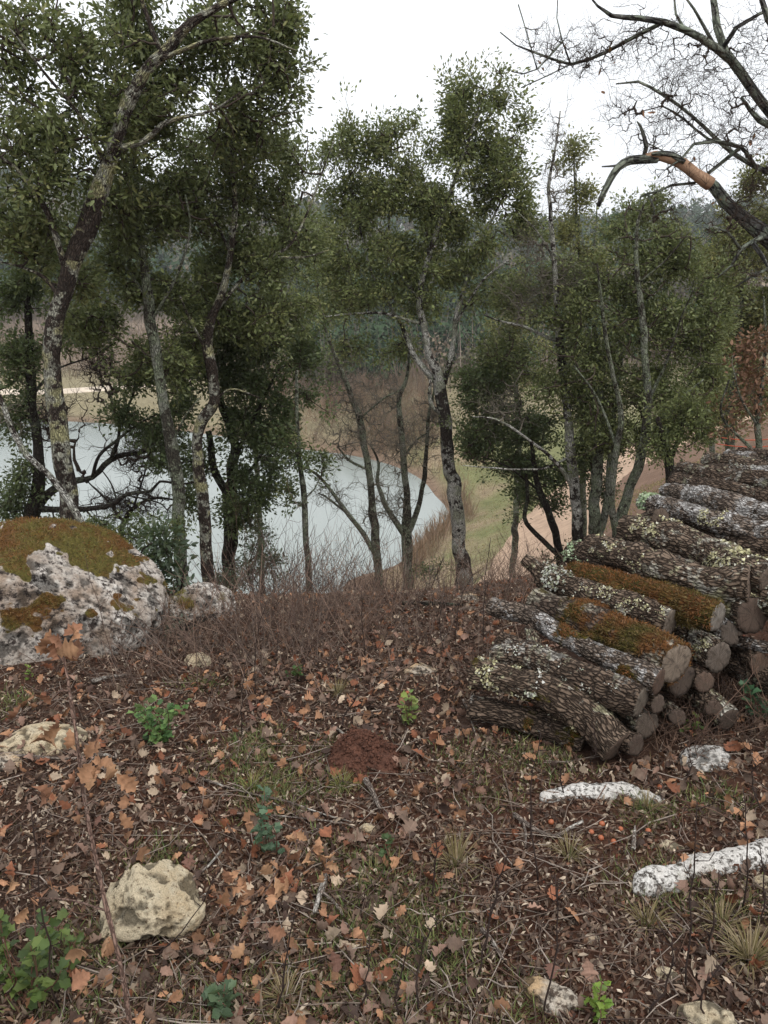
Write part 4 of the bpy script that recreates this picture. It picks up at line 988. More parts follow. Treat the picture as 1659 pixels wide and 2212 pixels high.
def cut_mat():
    m = Mat('cut_wood', .85, .15)
    bk = m.attr('bk')
    w = m.n('TexNoise', Vector=bk, Scale=9., Detail=2.).outputs['Color']
    vv = m.n('VectorMath', operation='MULTIPLY_ADD'); m.set(vv.inputs[0], w); vv.inputs[1].default_value = (.02, .02, 0); m.set(vv.inputs[2], bk)
    rings = m.n('TexWave', wave_type='RINGS', rings_direction='Z', Vector=vv.outputs[0], Scale=60., Distortion=1.5, Detail=2.).outputs['Fac']
    fine = m.noise(m.mapv(bk, (1, .2, 1)), 160, 5, .7)
    base = m.mix(m.noise(bk, 16, 3), m.attr('Col', 'Color'), srgb(98, 84, 74))
    base = m.mix(1.0, base, m.ramp(rings, [(0, .62), (1, 1.12)]), 'MULTIPLY')
    base = m.mix(1.0, base, m.ramp(fine, [(.3, .7), (.7, 1.15)]), 'MULTIPLY')
    ang = m.n('TexGradient', gradient_type='RADIAL', Vector=bk).outputs['Fac']
    cr = m.n('Combine' + 'XYZ', X=m.math('MULTIPLY', ang, 9.0), Y=0.0, Z=m.noise(bk, 30, 2))
    crk = m.ramp(m.voro(cr.outputs[0], 1.0, 'DISTANCE_TO_EDGE'), [(.0, .35), (.05, 1.0)])
    base = m.mix(.8, base, crk, 'MULTIPLY')
    base = m.mix(m.ramp(m.noise(bk, 34, 4, .6), [(.5, 0), (.68, .7)]), base, srgb(70, 62, 54))
    m.col(base); m.bump(fine, .006)
    return m.m
CUT = cut_mat()
def flakes(name, parent, P, Nn, size, cols, seed):
    """leafy lichen: small crinkled lobes lying on the bark"""
    rng = np.random.default_rng(seed); k = len(P)
    a = np.arange(6) / 6 * 2 * math.pi
    tv = np.vstack([[0, 0, .05]] + [[math.cos(t) * (1 if i % 2 else .65), math.sin(t) * (1 if i % 2 else .65), .35 if i % 2 else .1] for i, t in enumerate(a)])
    tf = [[0, i + 1, (i + 1) % 6 + 1] for i in range(6)]
    nrm = Nn + rng.normal(size=(k, 3)) * .35
    c = cols[rng.integers(0, len(cols), k)] * rng.uniform(.7, 1.15, (k, 1))
    V, F, C = scatter(tv, tf, P + Nn * size * .25, rotmat(rng.normal(size=(k, 3)), nrm), size * .62 * rng.uniform(.4, 1.3, k), c)
    part(name, mesh(name, V, F, {'Col': C}, False, [F_DRY]), parent, 'stuff')
LICH_Y = np.array([srgb(206, 200, 160), srgb(186, 180, 138), srgb(212, 208, 190), srgb(170, 164, 132)])
LICH_W = np.array([srgb(206, 204, 196), srgb(190, 190, 178), srgb(178, 184, 160)])
LICH_G = np.array([srgb(176, 196, 158), srgb(160, 180, 140), srgb(196, 206, 178)])
nlog = [0]
def log(label, pts, mat, moss=None, lichen=(), cutcol=(150, 136, 122), rough=1.0, forks=(), hi=True, low=False, face=None, drop=0.0, knots=0):
    """pts: (u, v, z, radius in picture px), from the far end to the sawn end facing right"""
    nlog[0] += 1; sd = nlog[0]; rng = np.random.default_rng(400 + sd)
    rows = []; tilt = .0 if nlog[0] < 3 else .07
    for u, v, z, r in pts:
        p = onz(u, v, z + drop + tilt * len(rows) / (len(pts) - 1)); rows.append([*p, 1.1 * r * np.linalg.norm(p - [0, 0, CAM_Z]) / FOCAL])
    sm = spline(np.array(rows), .0075 if hi else .015)
    sd_n = 60 if hi else 30
    rm = sm[:, 3].mean()
    kn = [(rng.integers(len(sm) // 6, len(sm) * 5 // 6), rng.uniform(0, 6.28)) for _ in range(knots)]
    mo_ = np.zeros(sd_n)
    wv = np.stack([fbm(np.stack([np.arange(len(sm)) * .0075 * 5, np.full(len(sm), sd * 3.3 + k_ * 9.1), np.zeros(len(sm))], -1), 2, sd + k_) - .5 for k_ in range(3)], -1)
    sm[:, :3] += wv * rm * .55
    def disp(bk, a):
        q = bk + sd * 2.7
        rid = 1 - np.abs(2 * fbm(q * np.array([62, 62, 20]), 3, sd) - 1)
        d = (rid - .72) * .020 * rough + (fbm(q * np.array([9, 9, 5]), 3, sd + 3) - .5) * rm * .75 + mo_[None, :] * 0 + (fbm(q * np.array([150, 150, 60]), 2, sd + 4) - .5) * .005 * rough
        for i, t in kn:
            da = (a[None] - t + math.pi) % (2 * math.pi) - math.pi
            dl = (np.arange(len(sm))[:, None] - i) * .0075 / (rm * .5)
            d = d + rm * .35 * np.exp(-(da / .5) ** 2 - dl ** 2)
        return d
    V, F, bk = tube(sm[:, :3], sm[:, 3], sd_n, False, disp)
    ctr = np.repeat(sm[:, :3], sd_n, 0); Nn = unit(V - ctr)
    o = thing('log', label, 'log', sm[len(sm) // 2, :3], 'sawn logs stacked in the pile')
    s = np.repeat(np.linspace(0, 1, len(sm)), sd_n)
    mo = np.zeros(len(V)) if moss is None else np.clip(moss(s, Nn, bk), 0, 1)
    part('bark', mesh('log_bark', V, F, {'bk': bk + sd * 2.7, 'moss': mo}, True, [mat]), o)
    # sawn ends, following the outline of the bark
    T, N_, B_ = frames(sm[:, :3])
    for e, sg in ((0, -1), (len(sm) - 1, 1)):
        ring = V.reshape(len(sm), sd_n, 3)[e]; c = ring.mean(0)
        rings = [c + (ring - c) * f + T[e] * sg * h for f, h in ((.96, -.004), (.955, .0015), (.7, .003), (.35, .003))] + [c[None] + T[e] * sg * .003]
        VV = np.vstack(rings); k = sd_n
        j = np.arange(k); jn = (j + 1) % k
        FF = [np.vstack([np.stack([i * k + j, i * k + jn, (i + 1) * k + jn, (i + 1) * k + j], -1) for i in range(3)]), np.stack([3 * k + j, 3 * k + jn, np.full(k, 4 * k)], -1)]
        loc = np.stack([(VV - c) @ N_[e], (VV - c) @ B_[e], np.zeros(len(VV))], -1) + [sd * .31, sd * .17, 0] * np.array([0, 0, 0])
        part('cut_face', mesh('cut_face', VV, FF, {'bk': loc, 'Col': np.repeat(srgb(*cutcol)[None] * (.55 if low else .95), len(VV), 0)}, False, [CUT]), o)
    if moss is not None:
        ii = np.where(mo > .55)[0]
        if len(ii) > 50:
            ii = rng.choice(ii, min(7000, len(ii) * 2), replace=True)
            tufts('moss', o, V[ii] + rng.normal(size=(len(ii), 3)) * .003, Nn[ii], .014, (srgb(118, 77, 43), srgb(90, 82, 42)), sd)
    for (s0, s1, up, thr, size, cols) in lichen:
        f = fbm(bk * 26 + sd, 4, 70 + sd) - .035
        ii = np.where((s > s0) & (s < s1) & (Nn @ unit(np.array([-.2, -.45, 1.])) > up) & (f > thr))[0]
        if len(ii):
            ii = rng.choice(ii, min(2200, int(len(ii) * 1.3)), replace=True)
            flakes('lichen', o, V[ii] + rng.normal(size=(len(ii), 3)) * .004, Nn[ii], size, cols, sd)
    for fk in forks:
        rows = []
        for u, v, z, r in fk:
            p = onz(u, v, z + drop); rows.append([*p, r * np.linalg.norm(p - [0, 0, CAM_Z]) / FOCAL])
        fm = spline(np.array(rows), .01)
        def dsp(b2, a): return (1 - np.abs(2 * fbm(b2 * np.array([62, 62, 20]) + sd, 3, sd) - 1) - .72) * .018 * rough + (fbm(b2 * 14 + sd, 2, sd) - .5) * fm[:, 3:4] * .6
        V2, F2, b2 = tube(fm[:, :3], fm[:, 3], 24, True, dsp)
        part('branch_stub', mesh('branch_stub', V2, F2, {'bk': b2 + sd, 'moss': np.zeros(len(V2))}, True, [mat]), o)
    for p in sm[::8]: KEEP_OUT.append((p[0], p[1], p[3]))
    return o
up = lambda k0, k1, f=9, th=.5, sd=0: (lambda s, Nn, bk: sstep(k0, k1, Nn[:, 2]) * .75 + (fbm(bk * f + sd, 3, 5 + sd) - th) * 1.6)
log('dark mossy log on the ground, lowest and nearest of the pile', [(1020, 1530, -.02, 24), (1140, 1562, -.03, 27), (1268, 1606, -.05, 26)], L_DARK, lambda s, N, b: .2 + (fbm(b * 12, 3, 2) - .42) * 1.8 * (N[:, 1] < .2), [(.55, 1., .1, .62, .006, LICH_Y)], (92, 78, 68))
log('curved front log crusted with yellow and white lichen, dark sawn end', [(1020, 1452, .12, 27), (1100, 1468, .13, 27), (1190, 1500, .12, 29), (1270, 1552, .08, 31), (1330, 1612, .03, 35)], L_LICH, lambda s, N, b: .1 + (fbm(b * 10, 3, 8) - .45) * 1.6 * (s < .75), [(0., .34, -.2, .50, .009, LICH_Y), (.18, .5, .2, .56, .010, LICH_W), (.3, .8, -.6, .62, .007, LICH_Y)], (100, 82, 70), knots=1)
log('dark grey log with a forked left end, second log up from the front', [(1068, 1415, .15, 22), (1150, 1420, .16, 27), (1250, 1462, .14, 28), (1384, 1522, .10, 30)], L_DARK, None, [(.1, .9, .3, .63, .006, LICH_W)], (128, 120, 108), forks=[[(1150, 1425, .16, 22), (1110, 1395, .20, 20), (1078, 1378, .22, 18)], [(1160, 1420, .17, 16), (1152, 1385, .21, 13), (1142, 1355, .24, 9)]], knots=1)
log('thin crooked log with a rotten brown end, just above the forked log', [(1060, 1310, .22, 14), (1140, 1333, .22, 17), (1230, 1380, .21, 18), (1320, 1424, .20, 20), (1424, 1474, .17, 24)], L_GREY, lambda s, N, b: (fbm(b * 12, 3, 4) - .5) * 1.5 + .25 * (s > .4), (), (104, 80, 68), knots=2)
log('thick log covered in orange moss with green moss low on its side, pale sawn end', [(1163, 1300, .26, 27), (1250, 1330, .26, 31), (1350, 1376, .25, 34), (1462, 1432, .22, 37)], L_MOSS, lambda s, N, b: .42 + (fbm(b * 9, 3, 6) - .5) * 1.5 + (s - .4) * .35 + N[:, 2] * .06, (), (168, 152, 134))
log('lichen-flecked log with a round grey sawn face, between the two orange mossy logs', [(1172, 1246, .29, 23), (1260, 1278, .30, 25), (1350, 1308, .30, 26), (1452, 1344, .28, 29)], L_LICH, None, [(0., .3, .0, .5, .010, LICH_W), (.15, 1., .0, .56, .007, LICH_Y)], (150, 138, 124), forks=[[(1185, 1250, .29, 20), (1158, 1228, .32, 14), (1130, 1206, .36, 11)]], knots=2)
log('log fully covered in orange moss, upper one of the two, with a pale ragged end', [(1240, 1243, .34, 24), (1330, 1265, .35, 27), (1440, 1297, .35, 29), (1556, 1333, .33, 29)], L_MOSS, lambda s, N, b: .62 + (fbm(b * 10, 3, 12) - .5) * .9 + N[:, 2] * .15, (), (170, 164, 154))
log('curved bark log with pale green lichen, its half-moon sawn face at the right edge', [(1272, 1176, .42, 20), (1330, 1196, .42, 24), (1420, 1226, .42, 25), (1520, 1250, .41, 26), (1614, 1264, .40, 32)], L_LICH, None, [(.05, .5, .1, .57, .008, LICH_Y)], (132, 114, 100), knots=2)
log('log with a lichen-covered left tip lying behind the curved bark log', [(1230, 1190, .36, 21), (1310, 1206, .36, 21), (1420, 1214, .37, 20), (1500, 1236, .36, 20)], L_DARK, None, [(.0, .25, .0, .48, .009, LICH_G)], (120, 106, 94))
log('thick log splashed with pale yellow lichen, above the curved bark log', [(1352, 1148, .45, 26), (1430, 1160, .46, 29), (1530, 1188, .46, 31), (1600, 1222, .45, 31), (1668, 1250, .43, 30)], L_LICH, None, [(.05, .35, .25, .50, .010, LICH_Y), (.6, .95, -.1, .48, .011, LICH_Y)], (126, 110, 98), knots=1)
log('short broken log stub lying across the pile under the long lichen-tipped log', [(1375, 1135, .46, 12), (1400, 1120, .48, 16), (1428, 1118, .49, 16)], L_DARK, None, (), (100, 86, 74))
log('long log with a pale green lichen tip at its left end', [(1388, 1082, .48, 14), (1450, 1098, .48, 19), (1540, 1126, .47, 20), (1610, 1142, .46, 19), (1720, 1164, .44, 22)], L_GREY, None, [(0, .1, -.3, .38, .013, LICH_G), (.5, .62, .2, .48, .010, LICH_Y)], knots=2)
log('big dark log in shadow under the long lichen-tipped log', [(1430, 1120, .38, 24), (1540, 1160, .38, 28), (1700, 1205, .37, 30)], L_DARK, None, ())
log('pale grey smooth-ridged log, above the lichen-tipped log', [(1428, 1064, .49, 15), (1500, 1074, .49, 20), (1580, 1096, .49, 23), (1740, 1132, .47, 26)], L_GREY, None, (), knots=1)
log('dark log with a whitish log lying along it, near the far end', [(1468, 1014, .50, 16), (1540, 1026, .50, 21), (1640, 1044, .50, 23), (1760, 1068, .49, 24)], L_DARK, None, ())
log('dark log half hidden under fallen twigs between two far logs', [(1455, 1042, .44, 15), (1560, 1062, .44, 18), (1700, 1090, .43, 20)], L_DARK, None, ())
log('whitish peeled log lying on the far end of the pile', [(1560, 1014, .56, 9), (1640, 1018, .56, 10), (1740, 1026, .55, 11)], L_GREY, None, [(0, 1, .0, .45, .006, LICH_W)], hi=False)
log('dark-ended log with a greenish side near the far end of the pile', [(1526, 992, .54, 14), (1590, 1000, .54, 15), (1730, 1034, .54, 17)], L_LICH, None, (), (60, 50, 44), hi=False)
log('farthest log of the pile, grey bark against the trees', [(1572, 984, .56, 12), (1630, 992, .56, 13), (1740, 1010, .55, 14)], L_GREY, None, (), hi=False)
log('grey log at the right edge behind the dark-ended one', [(1600, 975, .60, 9), (1660, 985, .60, 10), (1740, 1000, .6, 11)], L_DARK, None, (), hi=False)
# the lower rows, seen at their sawn ends
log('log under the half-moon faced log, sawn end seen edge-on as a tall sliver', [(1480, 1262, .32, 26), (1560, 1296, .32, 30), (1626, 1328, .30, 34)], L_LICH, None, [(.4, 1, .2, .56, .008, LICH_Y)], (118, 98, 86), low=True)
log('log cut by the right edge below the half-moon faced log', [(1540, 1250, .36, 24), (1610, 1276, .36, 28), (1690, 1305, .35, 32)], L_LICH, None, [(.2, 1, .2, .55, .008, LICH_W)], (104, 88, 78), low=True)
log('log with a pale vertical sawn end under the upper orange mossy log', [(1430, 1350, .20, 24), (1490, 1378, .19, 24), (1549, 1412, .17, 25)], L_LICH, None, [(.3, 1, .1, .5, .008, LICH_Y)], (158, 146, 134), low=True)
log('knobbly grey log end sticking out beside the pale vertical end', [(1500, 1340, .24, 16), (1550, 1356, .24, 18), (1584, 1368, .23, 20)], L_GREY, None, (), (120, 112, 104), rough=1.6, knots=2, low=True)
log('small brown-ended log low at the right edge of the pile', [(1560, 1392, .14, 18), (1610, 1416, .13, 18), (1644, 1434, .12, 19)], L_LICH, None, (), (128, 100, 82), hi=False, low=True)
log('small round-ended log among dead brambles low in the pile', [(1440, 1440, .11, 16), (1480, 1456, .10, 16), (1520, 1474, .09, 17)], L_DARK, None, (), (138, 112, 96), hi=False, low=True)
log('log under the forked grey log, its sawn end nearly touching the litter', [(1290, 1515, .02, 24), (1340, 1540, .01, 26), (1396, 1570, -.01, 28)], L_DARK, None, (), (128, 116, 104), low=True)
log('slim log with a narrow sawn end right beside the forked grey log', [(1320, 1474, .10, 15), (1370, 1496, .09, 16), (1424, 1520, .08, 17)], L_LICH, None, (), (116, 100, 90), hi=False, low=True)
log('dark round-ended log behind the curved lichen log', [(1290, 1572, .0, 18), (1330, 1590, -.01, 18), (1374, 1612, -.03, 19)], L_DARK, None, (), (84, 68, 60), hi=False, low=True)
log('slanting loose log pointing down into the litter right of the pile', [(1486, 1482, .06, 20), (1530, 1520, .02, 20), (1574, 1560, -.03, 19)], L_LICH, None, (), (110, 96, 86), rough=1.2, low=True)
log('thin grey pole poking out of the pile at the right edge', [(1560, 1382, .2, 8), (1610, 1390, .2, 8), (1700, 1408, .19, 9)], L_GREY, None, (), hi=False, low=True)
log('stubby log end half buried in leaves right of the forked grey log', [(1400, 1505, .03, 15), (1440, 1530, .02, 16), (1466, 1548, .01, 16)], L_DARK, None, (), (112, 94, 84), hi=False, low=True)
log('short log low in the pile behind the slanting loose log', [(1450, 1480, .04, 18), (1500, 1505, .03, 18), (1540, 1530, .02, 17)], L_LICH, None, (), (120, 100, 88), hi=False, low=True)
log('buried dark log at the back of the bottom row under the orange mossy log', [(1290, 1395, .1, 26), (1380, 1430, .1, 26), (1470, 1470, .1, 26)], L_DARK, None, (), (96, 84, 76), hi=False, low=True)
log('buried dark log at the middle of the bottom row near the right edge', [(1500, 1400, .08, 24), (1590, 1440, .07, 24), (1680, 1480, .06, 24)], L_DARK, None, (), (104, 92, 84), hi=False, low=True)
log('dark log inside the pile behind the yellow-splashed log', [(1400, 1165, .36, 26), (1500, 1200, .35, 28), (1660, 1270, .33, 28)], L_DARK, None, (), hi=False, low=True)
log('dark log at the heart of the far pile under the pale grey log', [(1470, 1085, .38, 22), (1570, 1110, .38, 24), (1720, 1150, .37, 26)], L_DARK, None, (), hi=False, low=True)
for lu, lv, lp in [(1180, 1560, 'the lowest mossy log'), (1330, 1625, 'the curved lichen log'), (1470, 1590, 'the slanting loose log'), (770, 1640, 'the red earth mound'), (340, 1590, 'the bright green seedling'), (880, 1560, 'the yellow-green seedling'), (585, 1800, 'the bluish green seedling'), (985, 1860, 'the pale grass tuft'), (1620, 2060, 'the big grass tuft'), (520, 1700, 'the loose twigs'), (720, 1480, 'the brown shrubs'), (220, 1480, 'the foot of the boulder')]:
    q = gnd(lu, lv); LAND.append((q[0], q[1], lp))
# ================================================================== SMALL THINGS AND LITTER
def oak_leaf(nst=9, seed=0, lobes=3.6, curl=.25, bend=.2, wid=.30, lobe=.32):
    """lobed leaf along +x, length 1, with a crease and curled edges"""
    rng = np.random.default_rng(seed)
    t = np.linspace(0, 1, nst)
    env = np.sin(math.pi * np.clip(t, 0, 1) ** 1.25) ** .8
    w1 = wid * env * (1 + lobe * np.cos(2 * math.pi * lobes * t + rng.uniform(-.6, .6))) + .008
    w2 = wid * env * (1 + lobe * np.cos(2 * math.pi * lobes * t + rng.uniform(-.6, .6))) + .008
    mid = np.stack([t, .03 * np.sin(t * 5 + rng.uniform(0, 6)), bend * (t - .5) ** 2 * rng.uniform(-1, 1) + rng.normal(size=nst) * .012], -1)
    c1, c2 = curl * rng.uniform(-.3, 1.2), curl * rng.uniform(-.3, 1.2)
    tw = rng.uniform(-.25, .25) * (t - .4)
    L = mid + np.stack([-.10 * w1 * np.cos(t * 6), w1, c1 * w1 * 1.6 + tw * w1 * 2 + rng.normal(size=nst) * .016], -1)
    Rr = mid + np.stack([-.10 * w2 * np.cos(t * 6), -w2, c2 * w2 * 1.6 - tw * w2 * 2 + rng.normal(size=nst) * .016], -1)
    V = np.vstack([mid, L, Rr]); i = np.arange(nst - 1)
    F = np.vstack([np.stack([i, i + 1, nst + i + 1, nst + i], -1), np.stack([i + 1, i, 2 * nst + i, 2 * nst + i + 1], -1)])
    return V - [.5, 0, 0], F
def tri(F): return np.vstack([F[:, [0, 1, 2]], F[:, [0, 2, 3]]])
def landmark(x, y, s):
    l = min(LAND, key=lambda l: (l[0] - x) ** 2 + (l[1] - y) ** 2)
    dx, dy = x - l[0], y - l[1]
    w = ('right of ' if dx > 0 else 'left of ') if abs(dx) > abs(dy) else ('behind ' if dy > 0 else 'in front of ')
    return ('large, ' if s > .0575 else 'small, ' if s < .0485 else 'middle-sized, ') + ('far ' if math.hypot(dx, dy) > .45 and w[0] in 'rl' else 'just ' if math.hypot(dx, dy) < .2 else '') + w + l[2]
KO = np.array(KEEP_OUT)
def free(x, y, grow=1.0):
    d = np.hypot(x[:, None] - KO[None, :, 0], y[:, None] - KO[None, :, 1])
    return (d > KO[None, :, 2] * grow).all(1)
def field(n, rng, r0=.75, r1=9.5, p=1.25, half=.72):
    """points on the floor, thicker near the viewer's side of the clearing"""
    a = rng.uniform(-half, half, n); e = 2 - p
    r = (r0 ** e + rng.random(n) * (r1 ** e - r0 ** e)) ** (1 / e)
    return r * np.sin(a), r * np.cos(a)
def normals(x, y):
    e = .03
    nx = (H(x - e, y) - H(x + e, y)) / (2 * e); ny = (H(x, y - e) - H(x, y + e)) / (2 * e)
    return unit(np.stack([nx, ny, np.ones_like(nx)], -1))
C_TAN, C_RUS, C_GRB, C_DRK, C_PAL, C_PNK = srgb(160, 118, 88), srgb(132, 84, 60), srgb(118, 97, 83), srgb(78, 60, 51), srgb(178, 157, 134), srgb(142, 112, 96)
def litter_mat(name, rough=.75, spec=.3):
    m = Mat(name, rough, spec)
    c = m.attr('Col', 'Color'); P = m.coord('Object')
    m.col(m.mix(1.0, c, m.ramp(m.noise(P, 55, 4, .6), [(.3, .62), (.7, 1.2)]), 'MULTIPLY'))
    tr = m.n('BsdfTranslucent', Color=c); mx = m.n('MixShader', Fac=.08)
    m.t.links.new(m.b.outputs[0], mx.inputs[1]); m.t.links.new(tr.outputs[0], mx.inputs[2]); m.t.links.new(mx.outputs[0], m.out.inputs['Surface'])
    return m.m
M_LIT = litter_mat('leaf_litter_mix')
MATS = [(*gnd(u, v)[:2], a, b) for u, v, a, b in [(560, 1500, .5, .25), (700, 1450, .5, .3), (650, 1850, .22, .2), (500, 1920, .2, .15), (330, 2140, .2, .12), (1130, 1610, .22, .12), (1010, 1340, .5, .5), (900, 1700, .2, .12), (620, 2090, .25, .15), (250, 1640, .2, .15), (1440, 1640, .2, .1)]]
def floor_litter():
    rng = np.random.default_rng(70)
    b = Bag()
    # lobed oak leaves
    for k in range(6):
        TV, TF = oak_leaf(12, 700 + k, 3.6, 1.2, 1.4, .27, .26); TF = np.asarray(TF)
        n = 2600
        x, y = field(n, rng, .8, 9.5, 1.05)
        mat_ = sum(np.exp(-(((x - gx) / a_) ** 2 + ((y - gy) / b_) ** 2)) for gx, gy, a_, b_ in MATS)
        dens = .30 + .75 * mat_ + .9 * sstep(-.16, .16, n2(x, y, .8, 3, 91)) - .50 * sstep(.0, .6, x) * (1 - sstep(2.0, 3.0, y)) + .25 * sstep(3, 4, y)
        ok = free(x, y, .9) & (rng.random(n) < dens); x, y = x[ok], y[ok]; n = len(x)
        nr = normals(x, y); z = H(x, y)
        nrm = nr + rng.normal(size=(n, 3)) * .5
        pal = np.array([C_TAN, C_TAN * .8, C_RUS, C_GRB, C_GRB * .8, C_PNK, C_DRK, C_PAL * .9]); c = pal[rng.integers(0, len(pal), n)] * rng.uniform(.6, 1.2, (n, 1))
        V, F, C = scatter(TV, TF, np.stack([x, y, z + rng.uniform(.004, .03, n)], -1), rotmat(rng.normal(size=(n, 3)), nrm), rng.uniform(.024, .054, n), c)
        b.add(V, F, Col=C)
    # small narrow evergreen leaves, browned and greyed
    tv = np.array([[-.5, 0, 0], [-.1, .2, .05], [.25, .15, .05], [.5, 0, 0], [.25, -.15, .05], [-.1, -.2, .05]]); tf = [[0, 3, 2], [0, 2, 1], [0, 4, 3], [0, 5, 4]]
    n = 110000
    x, y = field(n, rng, .75, 7.5, 1.35)
    ok = free(x, y, .9); x, y = x[ok], y[ok]; n = len(x)
    nr = normals(x, y)
    pal = np.array([srgb(112, 93, 79), srgb(144, 124, 106), srgb(92, 71, 58), srgb(72, 56, 47), srgb(124, 96, 76), srgb(186, 168, 147), srgb(102, 75, 59), srgb(98, 82, 70)])
    c = pal[rng.integers(0, len(pal), n)] * rng.uniform(.6, 1.2, (n, 1))
    sc = rng.uniform(.011, .032, n)[:, None] * np.column_stack([np.ones(n), rng.uniform(.45, 1.1, n), rng.uniform(.6, 2.2, n)])
    V, F, C = scatter(tv * [1, 1, 1.5], tf, np.stack([x, y, H(x, y) + rng.uniform(.001, .014, n)], -1), rotmat(rng.normal(size=(n, 3)), nr + rng.normal(size=(n, 3)) * .45), sc, c)
    b.add(V, F, Col=C)
    # chips, crumbs of bark and white splinters of stone
    n = 30000
    x, y = field(n, rng, .75, 6, 1.45); ok = free(x, y, .9); x, y = x[ok], y[ok]; n = len(x)
    tv = np.array([[-.5, -.3, 0], [.5, -.25, .1], [.35, .3, 0], [-.4, .25, .15], [0, 0, .4]]); tf = [[0, 1, 4], [1, 2, 4], [2, 3, 4], [3, 0, 4]]
    pal = np.array([srgb(96, 66, 52), srgb(120, 84, 66), srgb(70, 52, 44), srgb(140, 118, 100), srgb(198, 182, 162), srgb(110, 62, 44)])
    c = pal[rng.choice(6, n, p=[.22, .22, .20, .19, .10, .07])] * rng.uniform(.7, 1.2, (n, 1))
    V, F, C = scatter(tv, tf, np.stack([x, y, H(x, y) + .002], -1), rotmat(rng.normal(size=(n, 3)), normals(x, y) + rng.normal(size=(n, 3)) * .4), rng.uniform(.006, .018, n), c)
    b.add(V, F, Col=C)
    o = part('leaf_litter', b.mesh('leaf_litter', [M_LIT]), kind='stuff'); o['label'] = 'mixed brown and grey leaf litter covering the woodland floor'; o['category'] = 'leaf litter'
    # thin twigs lying about
    b = Bag(); n = 4200
    x, y = field(n, rng, .8, 7, 1.3); ok = free(x, y, 1); x, y = x[ok], y[ok]
    z = H(x, y)
    for i in range(len(x)):
        l = rng.uniform(.04, .28) * (1 if rng.random() < .8 else 1.8); a = rng.uniform(0, 6.28); r = rng.uniform(.0009, .0022)
        d = np.array([math.cos(a), math.sin(a), rng.normal() * .12]); s = np.array([-d[1], d[0], 0])
        p = np.array([[x[i], y[i], z[i] + .012]]) + np.array([0, .35, .7, 1.])[:, None] * d * l + s * (rng.normal(size=(4, 1)) * l * .05)
        p[:, 2] = H(p[:, 0], p[:, 1]) + .008 + rng.uniform(0, .016, 4)
        V, F, bk = tube(p, [r, r, r * .8, r * .5], 3, False)
        pal = (srgb(132, 116, 104), srgb(92, 74, 64), srgb(160, 146, 134), srgb(108, 84, 70))
        b.add(V, F, Col=np.repeat((pal[rng.integers(0, 4)] * rng.uniform(.7, 1.1))[None], len(V), 0))
    o = part('fallen_twigs', b.mesh('fallen_twigs', [M_LIT]), kind='stuff'); o['label'] = 'thin dead twigs strewn over the leaf litter'; o['category'] = 'twigs'
floor_litter()
def grass_patch():
    rng = np.random.default_rng(72)
    n = 26000
    x, y = field(n, rng, .8, 6.5, 1.4)
    d = sstep(.02, .2, n2(x, y, 1.7, 3, 15)) + .06
    for u, v, r in [(520, 1640, .25), (590, 1690, .2), (560, 1720, .2), (740, 1690, .12), (820, 2000, .3), (870, 2100, .3), (1150, 1650, .2), (330, 1870, .12), (420, 2150, .2), (1390, 1740, .12), (1330, 1900, .2), (100, 2150, .3), (700, 2140, .25)]:
        g = gnd(u, v); d += 1.2 * np.exp(-((x - g[0]) ** 2 + (y - g[1]) ** 2) / (r * .5) ** 2)
    ok = (rng.random(n) < d) & free(x, y, 1); q = np.stack([x[ok], y[ok]], -1)
    spikes('grass', 'sparse green and straw-coloured grass growing through the litter', 'grass', q, .055, .0022, np.array([srgb(92, 104, 58), srgb(112, 112, 66), srgb(76, 90, 52), srgb(150, 138, 96)]), 73, .9)
    # soft feathery green weeds
    P = []
    for u, v, r, m in [(530, 1640, .12, 500), (600, 1700, .10, 450), (570, 1740, .07, 250), (850, 2080, .16, 700), (780, 1990, .12, 450), (900, 2150, .12, 450), (1150, 1640, .12, 450), (340, 1870, .07, 260), (130, 2150, .15, 500), (440, 2185, .12, 350), (960, 2060, .09, 260), (1420, 1915, .09, 350), (560, 1600, .08, 250), (1540, 1730, .07, 220), (925, 1950, .09, 260), (640, 2150, .1, 300), (740, 1690, .06, 240), (1120, 2180, .08, 220), (1400, 1760, .06, 220), (20, 1520, .08, 200), (1000, 1640, .08, 160), (700, 1620, .08, 160), (430, 1480, .07, 160), (1250, 1620, .07, 250), (700, 1840, .06, 140), (200, 2040, .08, 200), (1600, 1960, .08, 200), (1060, 1730, .06, 120), (810, 1870, .05, 140)]:
        g = gnd(u, v); P.append(g[:2] + rng.normal(size=(m, 2)) * r * np.array([.75, .75]))
    q = np.vstack(P); q = q[free(q[:, 0], q[:, 1], 1)]
    q = np.repeat(q, 4, 0) + rng.normal(size=(len(q) * 4, 2)) * .006
    spikes('weeds', 'soft feathery green weeds between the fallen leaves', 'weeds', q, .06, .0065, np.array([srgb(96, 112, 66), srgb(114, 126, 76), srgb(84, 102, 62), srgb(124, 128, 82)]), 74, 1.2)
grass_patch()
